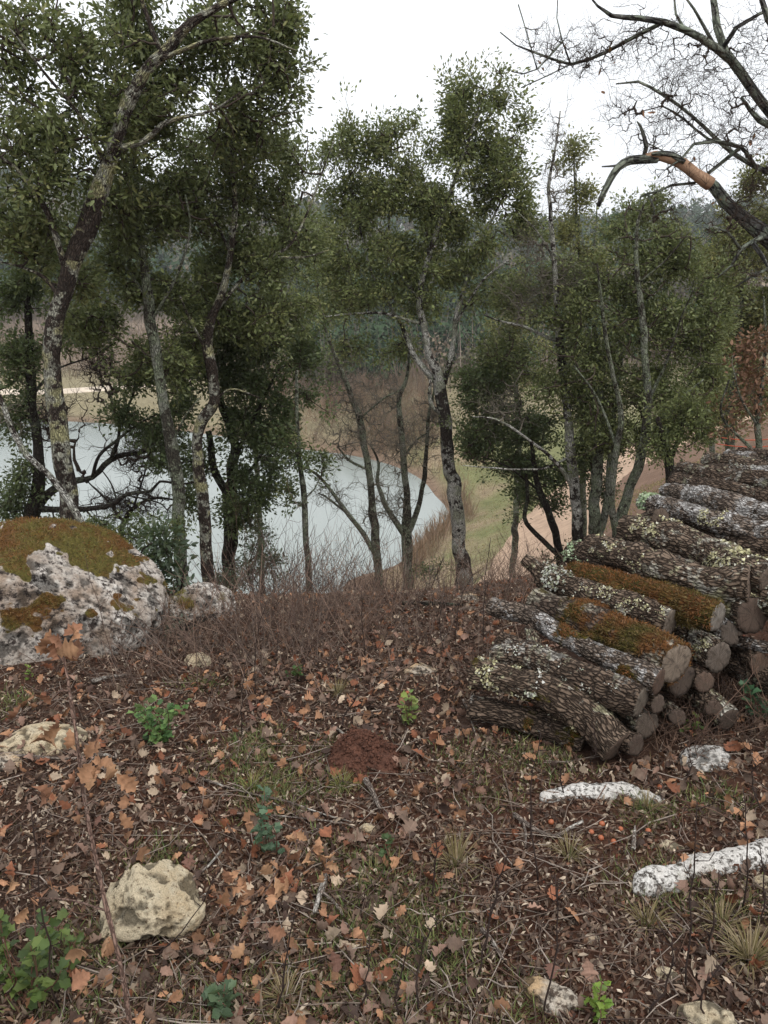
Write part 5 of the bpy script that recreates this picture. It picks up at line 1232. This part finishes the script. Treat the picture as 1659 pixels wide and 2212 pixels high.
def tuft(label, u, v, n, L, cols, seed, name='grass_tuft', wid=.0024):
    L *= .8; n = int(n * 1.3)
    rng = np.random.default_rng(seed); g = gnd(u, v)
    b = Bag()
    for i in range(n):
        a = rng.uniform(0, 6.28); l = L * rng.uniform(.5, 1.2); out = rng.uniform(.2, .95)
        d = np.array([math.cos(a), math.sin(a)])
        base = g + np.array([*(d * rng.uniform(0, .02)), -.005])
        s = np.linspace(0, 1, 5)
        p = base + np.stack([d[0] * out * l * s, d[1] * out * l * s, l * (s * 1.0 - out * .85 * s ** 2)], -1)
        w = np.array([-d[1], d[0], 0]) * wid * .5
        ww = (1 - s ** 2)[:, None] * w
        V = np.vstack([p + ww, p - ww]); j = np.arange(4)
        b.add(V, np.stack([j, j + 1, 6 + j, 5 + j], -1), Col=np.repeat((cols[rng.integers(0, len(cols))] * rng.uniform(.7, 1.2))[None], 10, 0))
    o = part(name, b.mesh(name, [F_DRY])); o.location = tuple(g); o.data.transform(__import__('mathutils').Matrix.Translation(-o.location))
    return tag(o, label, 'grass tuft', 'grass tufts in the litter')
STRAW = np.array([srgb(140, 130, 96), srgb(112, 110, 70), srgb(156, 146, 116), srgb(92, 100, 58)]); GRN = np.array([srgb(112, 124, 62), srgb(136, 140, 80), srgb(92, 108, 56)])
tuft('pale straw-green grass tuft among oak leaves in the middle of the litter', 985, 1870, 90, .16, STRAW, 81)
tuft('big straw and green grass tuft near the right edge, nearest the bottom', 1620, 2075, 130, .15, STRAW, 82)
tuft('grass tuft hanging by the right end of the arched white stone', 1395, 1745, 70, .10, STRAW, 83)
tuft('bright green grass tuft just below the red earth mound', 740, 1700, 60, .10, GRN, 84)
tuft('small green grass tuft left of the bluish green seedling', 545, 1705, 60, .10, GRN, 85)
tuft('thin grass tuft below the left end of the long white stone', 1395, 2000, 60, .12, STRAW, 86)
tuft('straw-coloured grass tuft at the bottom right of the cream rock', 615, 2160, 60, .11, STRAW, 87)
tuft('dry pale grass tuft left of the yellow-green seedling', 730, 1500, 60, .14, STRAW, 88)
tuft('pale grass tuft below the curled dead branch', 1230, 1850, 70, .12, STRAW, 89)
tuft('olive grass tuft at the right edge beside the flat stone', 1560, 2000, 60, .12, STRAW, 90)

# ---- red earth mound
def mound():
    g = gnd(782, 1655); rng = np.random.default_rng(95)
    r = np.linspace(0, 1, 26); a = np.linspace(0, 2 * math.pi, 64, endpoint=False)
    Rr, A = np.meshgrid(r, a, indexing='ij')
    wob_ = .8 + .4 * fbm(np.stack([np.cos(A) * 1.6, np.sin(A) * 1.6, A * 0], -1), 3, 12); x = g[0] + Rr * wob_ * .15 * np.cos(A); y = g[1] + .05 + Rr * wob_ * .16 * np.sin(A)
    q = np.stack([x, y, x * 0], -1)
    z = H(x, y) + .10 * (1 - Rr ** 1.6) * (.75 + .5 * fbm(q * 9, 3, 4)) + (fbm(q * 45, 3, 6) - .5) * .03 * (1 - Rr ** 4) - .006 * (Rr > .98)
    V = np.stack([x, y, z], -1).reshape(-1, 3); n = 64
    i = np.arange(25)[:, None] * n; j = np.arange(n)[None]; k = (j + 1) % n
    F = np.stack([i + j, i + n + j, i + n + k, i + k], -1).reshape(-1, 4)
    m = Mat('red_earth', .95, .1); P = m.coord('Object'); f = m.noise(P, 45, 6, .7)
    m.col(m.mix(m.ramp(f, [(.3, 0), (.7, 1)]), srgb(60, 42, 36), srgb(108, 74, 60))); m.bump(f, .012)
    o = thing('earth_mound', 'small mound of bare red crumbly earth in the middle of the litter', 'earth mound', g)
    part('mound_body', mesh('mound_body', V, F, None, True, [m.m]), o)
    k = 1500; idx = rng.integers(0, len(V), k)
    tv, tf = ico(1)
    P_ = V[idx] + rng.normal(size=(k, 3)) * [.008, .008, .003]
    VV, FF, _ = scatter(tv, tf, P_, rotmat(rng.normal(size=(k, 3)), rng.normal(size=(k, 3))), rng.uniform(.002, .008, k)[:, None] * rng.uniform(.6, 1.2, (k, 3)))
    part('clods', mesh('clods', VV, FF, None, False, [m.m]), o, 'stuff')
mound()

# ---- galls, sticks
def galls():
    rng = np.random.default_rng(96)
    m = Mat('oak_gall', .5, .4); P = m.coord('Object'); m.col(m.mix(m.noise(P, 40, 3), srgb(140, 72, 46), srgb(166, 100, 66)))
    tv, tf = ico(3); me = None
    spots = [(1190, 1780, 'left of the curled dead branch end'), (1300, 1784, 'below the arched white stone'), (1277, 1802, 'between two other galls in the dark soil'), (1325, 1822, 'above the pale grass tuft'), (1298, 1814, 'lowest of the dark soil cluster'), (1235, 1708, 'at the lower left of the arched white stone'), (1403, 1745, 'under the right end of the arched stone'), (1425, 1705, 'at the right tip of the arched stone'), (880, 1500, 'on red soil above the yellow-green seedling'), (790, 1514, 'on red soil left of the seedling'), (1400, 1800, 'in leaves below the right stone end'), (762, 1427, 'among brown leaves on the slope'), (748, 1422, 'leftmost among brown leaves on the slope'), (1340, 1795, 'right of the dark soil cluster'), (560, 1528, 'on leaves right of the green seedling'), (1450, 1640, 'on leaves at the foot of the pile'), (1212, 1440, 'beside the grey stone by the log ends')]
    for u, v, w in spots:
        g = gnd(u, v)
        if me is None: me = mesh('oak_gall', tv * .5, tf, None, True, [m.m])
        o = bpy.data.objects.new('oak_gall', me); COL.objects.link(o); s = rng.uniform(.014, .020); o.scale = (s, s, s * .95); o.location = (g[0], g[1], g[2] + s * .42)
        tag(o, 'round orange-red oak gall ' + w, 'oak gall', 'orange oak galls on the litter')
galls()
B_STICK = bark_mat('stick_grey', srgb(92, 80, 72), srgb(172, 158, 146), srgb(196, 190, 180), .3, None, None, 2.2, .004)
def stick(label, pts, r, seed, mat=None, lift=.012, side=(), name='stick'):
    rows = []
    for k, (u, v) in enumerate(pts):
        g = gnd(u, v); rows.append([*(g + [0, 0, lift + r]), r * (1 - .45 * k / (len(pts) - 1))])
    sm = spline(np.array(rows), .02)
    V, F, bk = tube(sm[:, :3], sm[:, 3], 8, True, lambda b, a: (fbm(b * 30 + seed, 3, seed) - .5) * sm[:, 3:4] * .6)
    o = thing(name, label, 'stick', sm[0, :3], 'dead sticks lying on the litter')
    part('stem', mesh('stem', V, F, {'bk': bk + seed, 'moss': np.zeros(len(V))}, True, [mat or B_STICK]), o)
    for s_ in side:
        rr = np.array([[*(gnd(u, v) + [0, 0, lift + r]), r * .6 * (1 - .5 * k / max(1, len(s_) - 1))] for k, (u, v) in enumerate(s_)])
        j = int(np.argmin(np.sum((sm[:, :3] - rr[0, :3]) ** 2, 1))); rr[0, :3] = sm[j, :3]
        s2 = spline(rr, .02); V, F, bk = tube(s2[:, :3], s2[:, 3], 6, True)
        part('side_branch', mesh('side_branch', V, F, {'bk': bk, 'moss': np.zeros(len(V))}, True, [mat or B_STICK]), o)
stick('long grey branched twig lying across the litter left of centre', [(440, 1692), (530, 1720), (620, 1740), (700, 1768), (760, 1785)], .0042, 1, side=[[(560, 1726), (620, 1760), (700, 1810)], [(530, 1718), (560, 1690), (585, 1680)]])
stick('pale grey twig lying beneath the long branched one, pointing to the right', [(505, 1765), (580, 1770), (650, 1776), (740, 1786)], .0040, 2, side=[[(580, 1770), (640, 1800), (700, 1815)]])
stick('thin grey twig running down to the cream rock from the upper right', [(480, 1845), (440, 1890), (370, 1935), (240, 1985)], .0042, 3)
stick('curled dead branch below the arched white stone', [(1110, 1770), (1150, 1800), (1195, 1818), (1230, 1800), (1258, 1785)], .0075, 4, side=[[(1130, 1790), (1135, 1812), (1134, 1842)]])
stick('brown stick lying at the foot of the boulder, pointing right', [(200, 1482), (235, 1472), (275, 1468)], .011, 5)
stick('short pale stick on red earth above the mound', [(718, 1577), (735, 1588), (752, 1602)], .006, 6)
stick('weathered forked stick at the lower middle, among dry oak leaves', [(705, 1905), (690, 1950), (680, 1985)], .010, 7, side=[[(695, 1940), (720, 1960), (740, 1990)]])
stick('weathered brown stick right of the red mound, pointing down', [(790, 1698), (805, 1722), (820, 1760)], .011, 8)
stick('pale wood splinter standing out of the dark litter', [(1366, 1850), (1368, 1825), (1370, 1800)], .007, 9, lift=.02)
stick('bent pale stick near the left edge below the flat yellow rock', [(205, 1640), (235, 1640), (252, 1648), (250, 1635)], .006, 10)
stick('grey stick lying along the foot of the flat yellow rock', [(30, 1640), (90, 1645), (150, 1648), (210, 1640)], .006, 11)
stick('grey stick below the pale grass tuft, pointing to the lower right', [(1040, 2020), (1065, 2050), (1085, 2085)], .008, 12)
stick('whitish crooked stick under the left end of the long white stone', [(1430, 1915), (1422, 1930), (1418, 1955)], .006, 13)
stick('dark fallen stick on the slope edge among brown twigs', [(870, 1312), (930, 1312), (1000, 1316)], .016, 14, B_DARK)
stick('grey stick among leaves by the brown shrubs, leaning left', [(1000, 1520), (1012, 1545), (1025, 1590)], .006, 15)
stick('thin white-grey twig left of the seedling at the picture bottom', [(445, 1940), (400, 1970), (330, 2010)], .003, 16)

# ---- the 300 most visible single oak leaves
def single_leaves():
    rng = np.random.default_rng(98)
    mats = {}
    for nm, c, w in (('tan', C_TAN, 'tan'), ('russet', C_RUS, 'russet'), ('greyish brown', C_GRB, 'greyish brown'), ('pale', C_PAL, 'pale beige'), ('pinkish brown', C_PNK, 'pinkish brown'), ('dark brown', srgb(104, 74, 62), 'dark brown')):
        m = Mat('oak_leaf_' + nm.replace(' ', '_'), .7, .3); P = m.coord('Object')
        rnd = m.n('ObjectInfo').outputs['Random']
        f = m.noise(P, 4, 4, .6)
        sep = m.n('SeparateXYZ', Vector=P); ab = m.math('ABSOLUTE', sep.outputs['Y'])
        vein = m.ramp(ab, [(.0, 1.25), (.03, 1.0)])
        col = m.mix(1.0, m.mix(f, c * .7, c * 1.15), vein, 'MULTIPLY')
        col = m.mix(1.0, col, m.ramp(rnd, [(0, .75), (1, 1.15)]), 'MULTIPLY')
        m.col(col); mats[nm] = m.m
    base = [oak_leaf(24, 800 + k, 4.0, 1.0, 1.5, .28, .28) for k in range(10)]
    mesh_of = {}
    names = list(mats); prob = [.30, .22, .16, .08, .16, .08]
    n = 1500; x, y = field(n, rng, 1.15, 3.7, 1.1, .56)
    ok = free(x, y, 1.0); x, y = x[ok], y[ok]
    right = (x > .15) & (y < 2.2)
    keep = rng.random(len(x)) < np.where(right, .2, .8); x, y = x[keep][:300], y[keep][:300]
    nr = normals(x, y) + rng.normal(size=(len(x), 3)) * .28
    M = rotmat(rng.normal(size=(len(x), 3)), nr); z = H(x, y)
    import mathutils
    for i in range(len(x)):
        nm = names[rng.choice(6, p=prob)]; k = int(rng.integers(0, 10)); key = (nm, k)
        if key not in mesh_of: mesh_of[key] = mesh('oak_leaf', base[k][0], base[k][1], None, True, [mats[nm]])
        o = bpy.data.objects.new('oak_leaf', mesh_of[key]); COL.objects.link(o)
        s = rng.uniform(.040, .066)
        m4 = mathutils.Matrix([[*(M[i, 0] * s), x[i]], [*(M[i, 1] * s), y[i]], [*(M[i, 2] * s), z[i] + .014 + rng.uniform(0, .010)], [0, 0, 0, 1]])
        o.matrix_world = m4
        tag(o, nm.replace('pale', 'pale beige') + ' oak leaf, ' + landmark(x[i], y[i], s), 'leaf', 'fallen oak leaves on the litter')
single_leaves()
# ================================================================== SHRUBS, STALKS, SEEDLINGS
def twig_shrub(label, u, v, hpx, n, seed, spread=.5, cols=None, Y=None, lean=0., fine=4, r0=.0026, wide=.12):
    rng = np.random.default_rng(seed)
    g = gnd(u, v) if Y is None else at(u, v, Y)
    if Y is not None: g[2] = h1(g[0], g[1])
    Hh = hpx * np.linalg.norm(g - [0, 0, CAM_Z]) / FOCAL
    cols = cols or [srgb(126, 102, 88), srgb(100, 80, 70), srgb(146, 122, 106), srgb(120, 104, 94)]
    o = thing('twiggy_shrub', label, 'shrub', g, 'leafless brown shrubs along the edge of the slope')
    b = Bag()
    for i in range(n):
        p0 = g + np.array([*(rng.normal(size=2) * wide), 0]); p0[2] = h1(p0[0], p0[1]) - .01
        l = Hh * rng.uniform(.4, 1.1); d = unit(np.array([rng.normal() * spread + lean, rng.normal() * spread, 1.]))
        s = np.linspace(0, 1, 6)[:, None]
        cv = np.array([rng.normal(), rng.normal(), rng.normal() * .3]) * l * .16
        p = p0 + d * l * s + cv * s ** 2 + rng.normal(size=(6, 3)) * l * .012
        c = cols[rng.integers(0, len(cols))] * rng.uniform(.6, 1.15)
        r = r0 * rng.uniform(.6, 1.2)
        V, F, bk = tube(p, np.linspace(r, r * .4, 6), 3, False); b.add(V, F, Col=np.repeat(c[None], len(V), 0))
        for _ in range(rng.poisson(fine)):
            f = rng.uniform(.2, .95) * 5; k = min(int(f), 4); q0 = p[k] + (p[k + 1] - p[k]) * (f - k)
            e = unit(d * .8 + rng.normal(size=3) * .65); ll = l * rng.uniform(.12, .4)
            q = np.array([q0, q0 + e * ll * .5 + rng.normal(size=3) * ll * .06, q0 + unit(e + [0, 0, .35]) * ll])
            V, F, bk = tube(q, [r * .55, r * .42, r * .25], 3, False); b.add(V, F, Col=np.repeat(c[None], len(V), 0))
    part('branches', b.mesh('branches', [M_LIT]), o, 'stuff')
DK = [srgb(84, 66, 58), srgb(104, 82, 70), srgb(70, 54, 48)]
for args in [
    ('dense tangle of brown twigs in front of the half buried boulder', 430, 1420, 130, 190, 101, .9),
    ('dense brown leafless shrub below the dark holm oak', 520, 1405, 190, 190, 102, .8),
    ('brown leafless shrub beside the foot of the slim pole-like oak', 620, 1385, 200, 170, 103, .7),
    ('tall thin-stemmed leafless shrub with tips against the water', 700, 1345, 190, 130, 104, .5),
    ('brown leafless shrub in front of the bare oak leaning left', 790, 1320, 150, 130, 105, .6),
    ('low brown shrub in front of the three-forked oak', 880, 1310, 110, 110, 106, .7),
    ('low brown shrub at the foot of the central lichen tree', 985, 1300, 110, 110, 107, .7),
    ('thin leafless brush where the dirt track meets the slope', 1070, 1285, 120, 110, 108, .6),
    ('leafless brush at the left end of the log pile', 1150, 1262, 90, 80, 109, .7),
    ('low twiggy brown growth in the middle of the slope', 700, 1420, 110, 110, 110, .8),
    ('sparse brown twigs between the shrubs and the grey stone', 850, 1390, 100, 90, 111, .8),
    ('brown bramble tangle just right of the grey thyme bush', 380, 1440, 90, 110, 112, 1.0),
    ('sparse twigs beside the stacked logs on the leaf slope', 1000, 1385, 90, 80, 113, .8),
]: twig_shrub(*args[:4], int(args[4] * .62), *args[5:], wide=.27, fine=4)
twig_shrub('dead brown brambles tangled over the low sawn ends of the pile', 1560, 1520, 150, 260, 114, 1.1, [srgb(116, 92, 78), srgb(134, 108, 90), srgb(90, 72, 62)], wide=.17)
twig_shrub('dead brown bramble stems before the lowest sawn ends of the log pile', 1470, 1590, 110, 130, 120, 1.0, [srgb(116, 92, 78), srgb(134, 108, 90), srgb(90, 72, 62)], wide=.10, r0=.002)
twig_shrub('catkin-tipped bush of thin dark twigs standing against the water', 640, 1330, 230, 80, 115, .45, DK, 7.2, 0, 3, .003, .3)
twig_shrub('dark wiry brush on the slope left of the bare oak', 740, 1280, 170, 80, 116, .5, DK, 7.6, 0, 4, .003, .35)
twig_shrub('brown wiry brush along the brow behind the tangled shrubs', 560, 1330, 150, 110, 117, .7, DK, 6.6, 0, 4, .003, .4)
twig_shrub('brown brush growing on the brow to the right of the central tree', 1090, 1265, 110, 90, 118, .6, [srgb(116, 90, 74), srgb(96, 74, 62)], 7.4, 0, 4, .0025, .4)
twig_shrub('brown brush on the brow between the two bare oaks', 860, 1290, 120, 110, 119, .6, [srgb(116, 90, 74), srgb(96, 74, 62)], 7.0, 0, 4, .0025, .4)

STALK = Mat('dead_stalk', .8, .2); STALK.col(STALK.mix(STALK.noise(STALK.coord('Object'), 18, 3), srgb(34, 28, 26), srgb(70, 56, 50))); STALK = STALK.m
def stalk(label, top, base, seed, r=.0027):
    rng = np.random.default_rng(seed)
    g = gnd(*base); t = at(*top, g[1] - .02)
    s = np.linspace(0, 1, 9)[:, None]
    p = g + (t - g) * s + np.array([rng.normal(), rng.normal(), 0]) * .02 * np.sin(s * 3.1) + rng.normal(size=(9, 3)) * .0025
    p[0, 2] -= .01
    o = thing('dead_stalk', label, 'stalk', g, 'thin dead stalks standing in the litter')
    V, F, bk = tube(p, np.linspace(r, r * .45, 9), 5); part('stem', mesh('stem', V, F, None, True, [STALK]), o)
    b = Bag(); L = np.linalg.norm(t - g)
    for i in range(rng.integers(6, 13)):
        f = rng.uniform(.25, .98) * 8; k = min(int(f), 7); q0 = p[k] + (p[k + 1] - p[k]) * (f - k)
        e = unit(np.array([rng.normal(), rng.normal(), .7])); l = L * rng.uniform(.03, .14)
        V, F, bk = tube(np.array([q0, q0 + e * l * .6, q0 + unit(e + [0, 0, .5]) * l]), [r * .5, r * .4, r * .3], 3, False); b.add(V, F)
        kn = q0 + e * .003
        V, F, bk = tube(np.array([kn, kn + e * .004, kn + e * .008]), [r * .6, r * .9, r * .3], 4, True); b.add(V, F)
    part('side_twigs', b.mesh('side_twigs', [STALK], True), o, 'stuff')
ST = [((1082, 1900), (1030, 2115), 'left one of a leaning pair in the lower middle'), ((1102, 1840), (1045, 2060), 'right one of a leaning pair in the lower middle'),
      ((940, 1780), (935, 1945), 'behind the pale grass tuft'), ((1170, 1580), (1165, 1905), 'passing left of the arched white stone'), ((1197, 1885), (1170, 2195), 'rising from the flat grey-white stone'),
      ((1502, 1730), (1480, 2135), 'crossing the middle of the long white stone'), ((1605, 1700), (1602, 1965), 'crossing the right part of the long white stone'), ((1555, 1880), (1540, 2080), 'below the long white stone, straight'),
      ((1570, 2065), (1525, 2205), 'leaning over the yellowish stone at the bottom'), ((895, 2000), (860, 2190), 'at the bottom, left of the leaning pair'), ((955, 1990), (905, 2195), 'at the bottom, leaning right beside the pair'),
      ((1655, 1635), (1650, 1760), 'at the right edge above the long white stone'), ((536, 1408), (524, 1590), 'in oak leaves right of the green seedling'), ((575, 1300), (552, 1500), 'tall, inside the brown tangle'),
      ((784, 1265), (790, 1420), 'on the slope in front of the bare oak'), ((962, 1280), (964, 1420), 'on the slope in front of the central tree'), ((1060, 1160), (1044, 1392), 'tall, left of the log pile against the track'),
      ((1022, 1240), (985, 1400), 'leaning right, left of the tall one by the track'), ((65, 1742), (125, 2180), 'tall and dark at the left, near the bottom'), ((465, 1402), (452, 1500), 'short and thick beside the thyme bush'),
      ((600, 1380), (590, 1500), 'at the right of the brown tangle'), ((680, 1390), (668, 1480), 'short, in the middle of the leaf slope'), ((1225, 1640), (1222, 1720), 'short, rising behind the arched white stone'),
      ((1480, 1610), (1475, 1700), 'in front of the white stone by the log pile'), ((1640, 1830), (1628, 2030), 'by the big grass tuft at the right'), ((1280, 1560), (1276, 1650), 'before the sawn face of the curved lichen log'),
      ((640, 1960), (600, 2190), 'slanting at the bottom below the dry sapling'), ((800, 2010), (780, 2180), 'thin, at the bottom middle'), ((1420, 1990), (1400, 2200), 'thin, at the bottom right of the flat stone')]
for i, (a, b_, w) in enumerate(ST): stalk('thin dark dead stalk ' + w, a, b_, 130 + i)

# ---- green seedlings
def lobed(seed): return oak_leaf(8, seed, 3.0, .5, .5, .30, .36)
def leafy_stem(b, p, n, L, col, rng, tv, tf, down=0., frac=(.15, 1.)):
    s = rng.uniform(*frac, n) * (len(p) - 1); i = np.minimum(s.astype(int), len(p) - 2); f = (s - i)[:, None]
    q = p[i] * (1 - f) + p[i + 1] * f
    a = rng.uniform(0, 6.28, n); d = np.stack([np.cos(a), np.sin(a), rng.uniform(-.2, .6, n) - down], -1)
    c = col[rng.integers(0, len(col), n)] * rng.uniform(.6, 1.05, (n, 1))
    l = L * rng.uniform(.6, 1.2, n)
    V, F, C = scatter(tv, tf, q + unit(d) * (l * .6)[:, None], rotmat(d, np.array([0, 0, 1.]) + rng.normal(size=(n, 3)) * .45), l, c)
    b.add(V, F, Col=C)
def seedling(label, u, v, hpx, n, per, L, cols, seed, name='oak_seedling', mat=None, wide=.25, stemcol=None):
    rng = np.random.default_rng(seed); g = gnd(u, v)
    Hh = hpx * np.linalg.norm(g - [0, 0, CAM_Z]) / FOCAL
    o = thing(name, label, 'seedling', g, None)
    bs, bl = Bag(), Bag()
    for k in range(n):
        l = Hh * rng.uniform(.6, 1.); d = unit(np.array([rng.normal() * wide, rng.normal() * wide, 1]))
        p = spline(np.array([g + [rng.normal() * .012, rng.normal() * .012, -.01], g + d * l * .5 + rng.normal(size=3) * .012, g + d * l]), .02)
        V, F, bk = tube(p, np.linspace(.0022, .001, len(p)), 5); bs.add(V, F)
        leafy_stem(bl, p, per, L, np.array(cols), rng, *lobed(900 + k))
    part('stem', bs.mesh('stem', [TWIG_R], True), o); part('leaves', bl.mesh('leaves', [mat or F_HOLM]), o)
    return o
GB = [srgb(102, 136, 76), srgb(124, 152, 88), srgb(84, 116, 70)]
seedling('bright green bushy oak seedling below the right foot of the boulder', 347, 1605, 120, 9, 17, .034, GB, 151, wide=.30)
seedling('dull green sprig of seedling leaves between the boulder and the bright seedling', 315, 1560, 70, 3, 9, .03, [srgb(110, 126, 96), srgb(124, 138, 104)], 152)
seedling('yellow-green upright oak seedling above the red earth mound', 880, 1568, 75, 4, 11, .032, [srgb(140, 156, 78), srgb(116, 140, 76), srgb(150, 160, 92)], 153)
seedling('bluish green oak seedling in the middle of the lower litter', 588, 1850, 150, 5, 12, .032, [srgb(92, 118, 92), srgb(78, 104, 78), srgb(104, 128, 100)], 154, wide=.18)
seedling('small dark green seedling at the front of the brown tangle', 642, 1468, 36, 5, 8, .026, [srgb(80, 108, 58), srgb(94, 122, 64)], 155)
seedling('bright yellow-green seedling beside the flat grey-white stone at the bottom', 1292, 2200, 90, 5, 10, .022, [srgb(138, 164, 70), srgb(120, 150, 64)], 156)
seedling('dull green lobed seedling at the bottom, left of centre', 490, 2185, 70, 4, 8, .035, [srgb(98, 116, 86), srgb(82, 102, 74)], 157)
seedling('small leafy green plant at the base of the boulder by its left side', 75, 1470, 36, 3, 6, .022, [srgb(120, 146, 62), srgb(136, 160, 76)], 158)
seedling('dark green leafy plant at the right edge beside the brambles', 1650, 1560, 90, 6, 12, .036, [srgb(62, 92, 66), srgb(76, 108, 76)], 159, wide=.4)
seedling('small green weed in dead leaves right of the forked log end', 1488, 1590, 60, 4, 9, .018, [srgb(112, 130, 62), srgb(94, 116, 58)], 160)
seedling('dark green clump of rounded leaves in the bottom left corner', 60, 2150, 190, 14, 14, .034, [srgb(74, 92, 52), srgb(92, 112, 58), srgb(110, 126, 66)], 161, 'ground_shrub', wide=.45)
seedling('green sprig at the lower left corner beside the dark stalk', 150, 2085, 90, 4, 9, .026, [srgb(108, 126, 66), srgb(94, 112, 64)], 162, 'ground_shrub', wide=.35)
seedling('dark green sprig below the red earth mound at the right', 835, 1860, 50, 3, 8, .022, [srgb(66, 84, 52), srgb(78, 98, 60)], 163)
# ---- young oak with dry leaves close to the viewer, at the left
def dry_sapling(label, pts, clusters, seed, r, L, cols):
    rng = np.random.default_rng(seed)
    P = np.array([at(u, v, Y) for u, v, Y in pts])
    P[0, 2] = h1(P[0, 0], P[0, 1]) - .02
    sm = spline(P, .025)
    o = thing('oak_sapling', label, 'sapling', P[0])
    V, F, bk = tube(sm, np.linspace(r, r * .55, len(sm)), 8, True, lambda b, a: (fbm(b * 40, 2, 3) - .5) * r * .5)
    part('stem', mesh('stem', V, F, {'bk': bk, 'moss': np.zeros(len(V))}, True, [SAP]), o)
    k_ = 0
    for u, v, Y, n, sp in clusters:
        c = at(u, v, Y); j = int(np.argmin(np.sum((sm - c) ** 2, 1)))
        tw = spline(np.array([sm[j], (sm[j] + c) / 2 + [0, 0, .01], c]), .02)
        V, F, bk = tube(tw, np.linspace(r * .4, r * .25, len(tw)), 5); part('twig', mesh('twig', V, F, {'bk': bk, 'moss': np.zeros(len(V))}, True, [SAP]), o)
        for i in range(n):
            k_ += 1
            tv, tf = oak_leaf(20, 950 + k_ % 14, 4.0, .9, 1.3, .27, .28)
            q = c + rng.normal(size=3) * sp; a = unit(rng.normal(size=3) + unit(q - c) * 1.0 - [0, 0, .5])
            V, F, C = scatter(tv, tf, (q + a * L * .3)[None], rotmat(a[None], rng.normal(size=(1, 3)) + np.array([[0, -.6, .5]])), np.array([L * rng.uniform(.7, 1.15)]), (np.array(cols)[rng.integers(0, len(cols))] * rng.uniform(.8, 1.15))[None])
            part('leaf', mesh('dry_leaf', V, F, {'Col': C}, True, [M_LIT]), o)
SAP = bark_mat('sapling_bark', srgb(104, 82, 72), srgb(160, 132, 118), srgb(170, 150, 136), .2, None, None, 2.5, .002)
DRY = [srgb(158, 118, 88), srgb(168, 130, 98), srgb(144, 104, 80)]
dry_sapling('slender young oak stem at left with tufts of dry tan leaves', [(300, 2420, 1.05), (272, 2150, 1.08), (225, 1940, 1.14), (185, 1740, 1.20), (162, 1570, 1.25), (140, 1430, 1.29), (128, 1375, 1.31)],
            [(128, 1385, 1.31, 7, .020), (112, 1420, 1.30, 3, .02), (175, 1640, 1.22, 5, .022), (200, 1665, 1.2, 4, .022), (150, 1640, 1.24, 3, .02), (160, 1560, 1.26, 2, .03), (215, 1740, 1.2, 2, .02), (115, 1510, 1.29, 3, .03), (225, 2090, 1.1, 5, .03), (80, 1940, 1.3, 3, .02)], 171, .0058, .043, DRY)
dry_sapling('low dead oak shoot with tan leaves in the lower middle of the litter', [(430, 2300, 1.42), (470, 2130, 1.45), (540, 1990, 1.5), (600, 1880, 1.55), (645, 1815, 1.58)],
            [(650, 1830, 1.58, 7, .03), (620, 1870, 1.56, 6, .03), (690, 1860, 1.56, 5, .03), (560, 1910, 1.52, 5, .03), (505, 1880, 1.52, 4, .03), (590, 1920, 1.52, 4, .03), (540, 2030, 1.48, 3, .03)], 172, .003, .043, DRY)
# ---- leaning small dead shrub by the mound
stalk('forked dead twig standing just above the red earth mound', (776, 1500), (738, 1572), 190, .004)
stalk('bare reddish twig crossing in front of the cream rock', (480, 1870), (330, 2075), 191, .002)
# ---- orange tape and marker behind the pile
def tape():
    m = Mat('orange_tape', .5, .4); m.col(srgb(206, 92, 62))
    for k, (v0, v1) in enumerate(((942, 940), (957, 955))):
        a, b_ = at(1548, v0 + 2, 9.6), at(1720, v1, 9.0); s = np.linspace(0, 1, 14)[:, None]
        p = a + (b_ - a) * s; p[:, 2] -= .05 * np.sin(s[:, 0] * math.pi)
        V, F, bk = tube(p, np.full(14, .0055), 5); o = part('barrier_tape', mesh('barrier_tape', V, F, None, True, [m.m]))
        tag(o, ('upper' if k == 0 else 'lower') + ' strand of orange barrier tape behind the log pile at the right edge', 'tape', 'orange tape strands')
        o.location = tuple(a); o.data.transform(__import__('mathutils').Matrix.Translation(-o.location))
    a = at(1303 + 0, 968, 8.0)
tape()

# ================================================================== AIR
def haze():
    m = bpy.data.materials.new('air'); m.use_nodes = True; t = m.node_tree; t.nodes.clear()
    v = t.nodes.new('ShaderNodeVolumePrincipled'); v.inputs['Color'].default_value = (.93, .95, .98, 1); v.inputs['Density'].default_value = .0006; v.inputs['Anisotropy'].default_value = .2
    o_ = t.nodes.new('ShaderNodeOutputMaterial'); t.links.new(v.outputs[0], o_.inputs['Volume'])
    x0, x1, y0, y1, z0, z1 = -720, 720, -320, 1330, -40, 110
    V = np.array([(x, y, z) for x in (x0, x1) for y in (y0, y1) for z in (z0, z1)], float)
    F = np.array([[0, 1, 3, 2], [4, 6, 7, 5], [0, 4, 5, 1], [2, 3, 7, 6], [0, 2, 6, 4], [1, 5, 7, 3]])
    part('haze', mesh('haze', V, F, mats=[m]), kind='stuff')
haze()
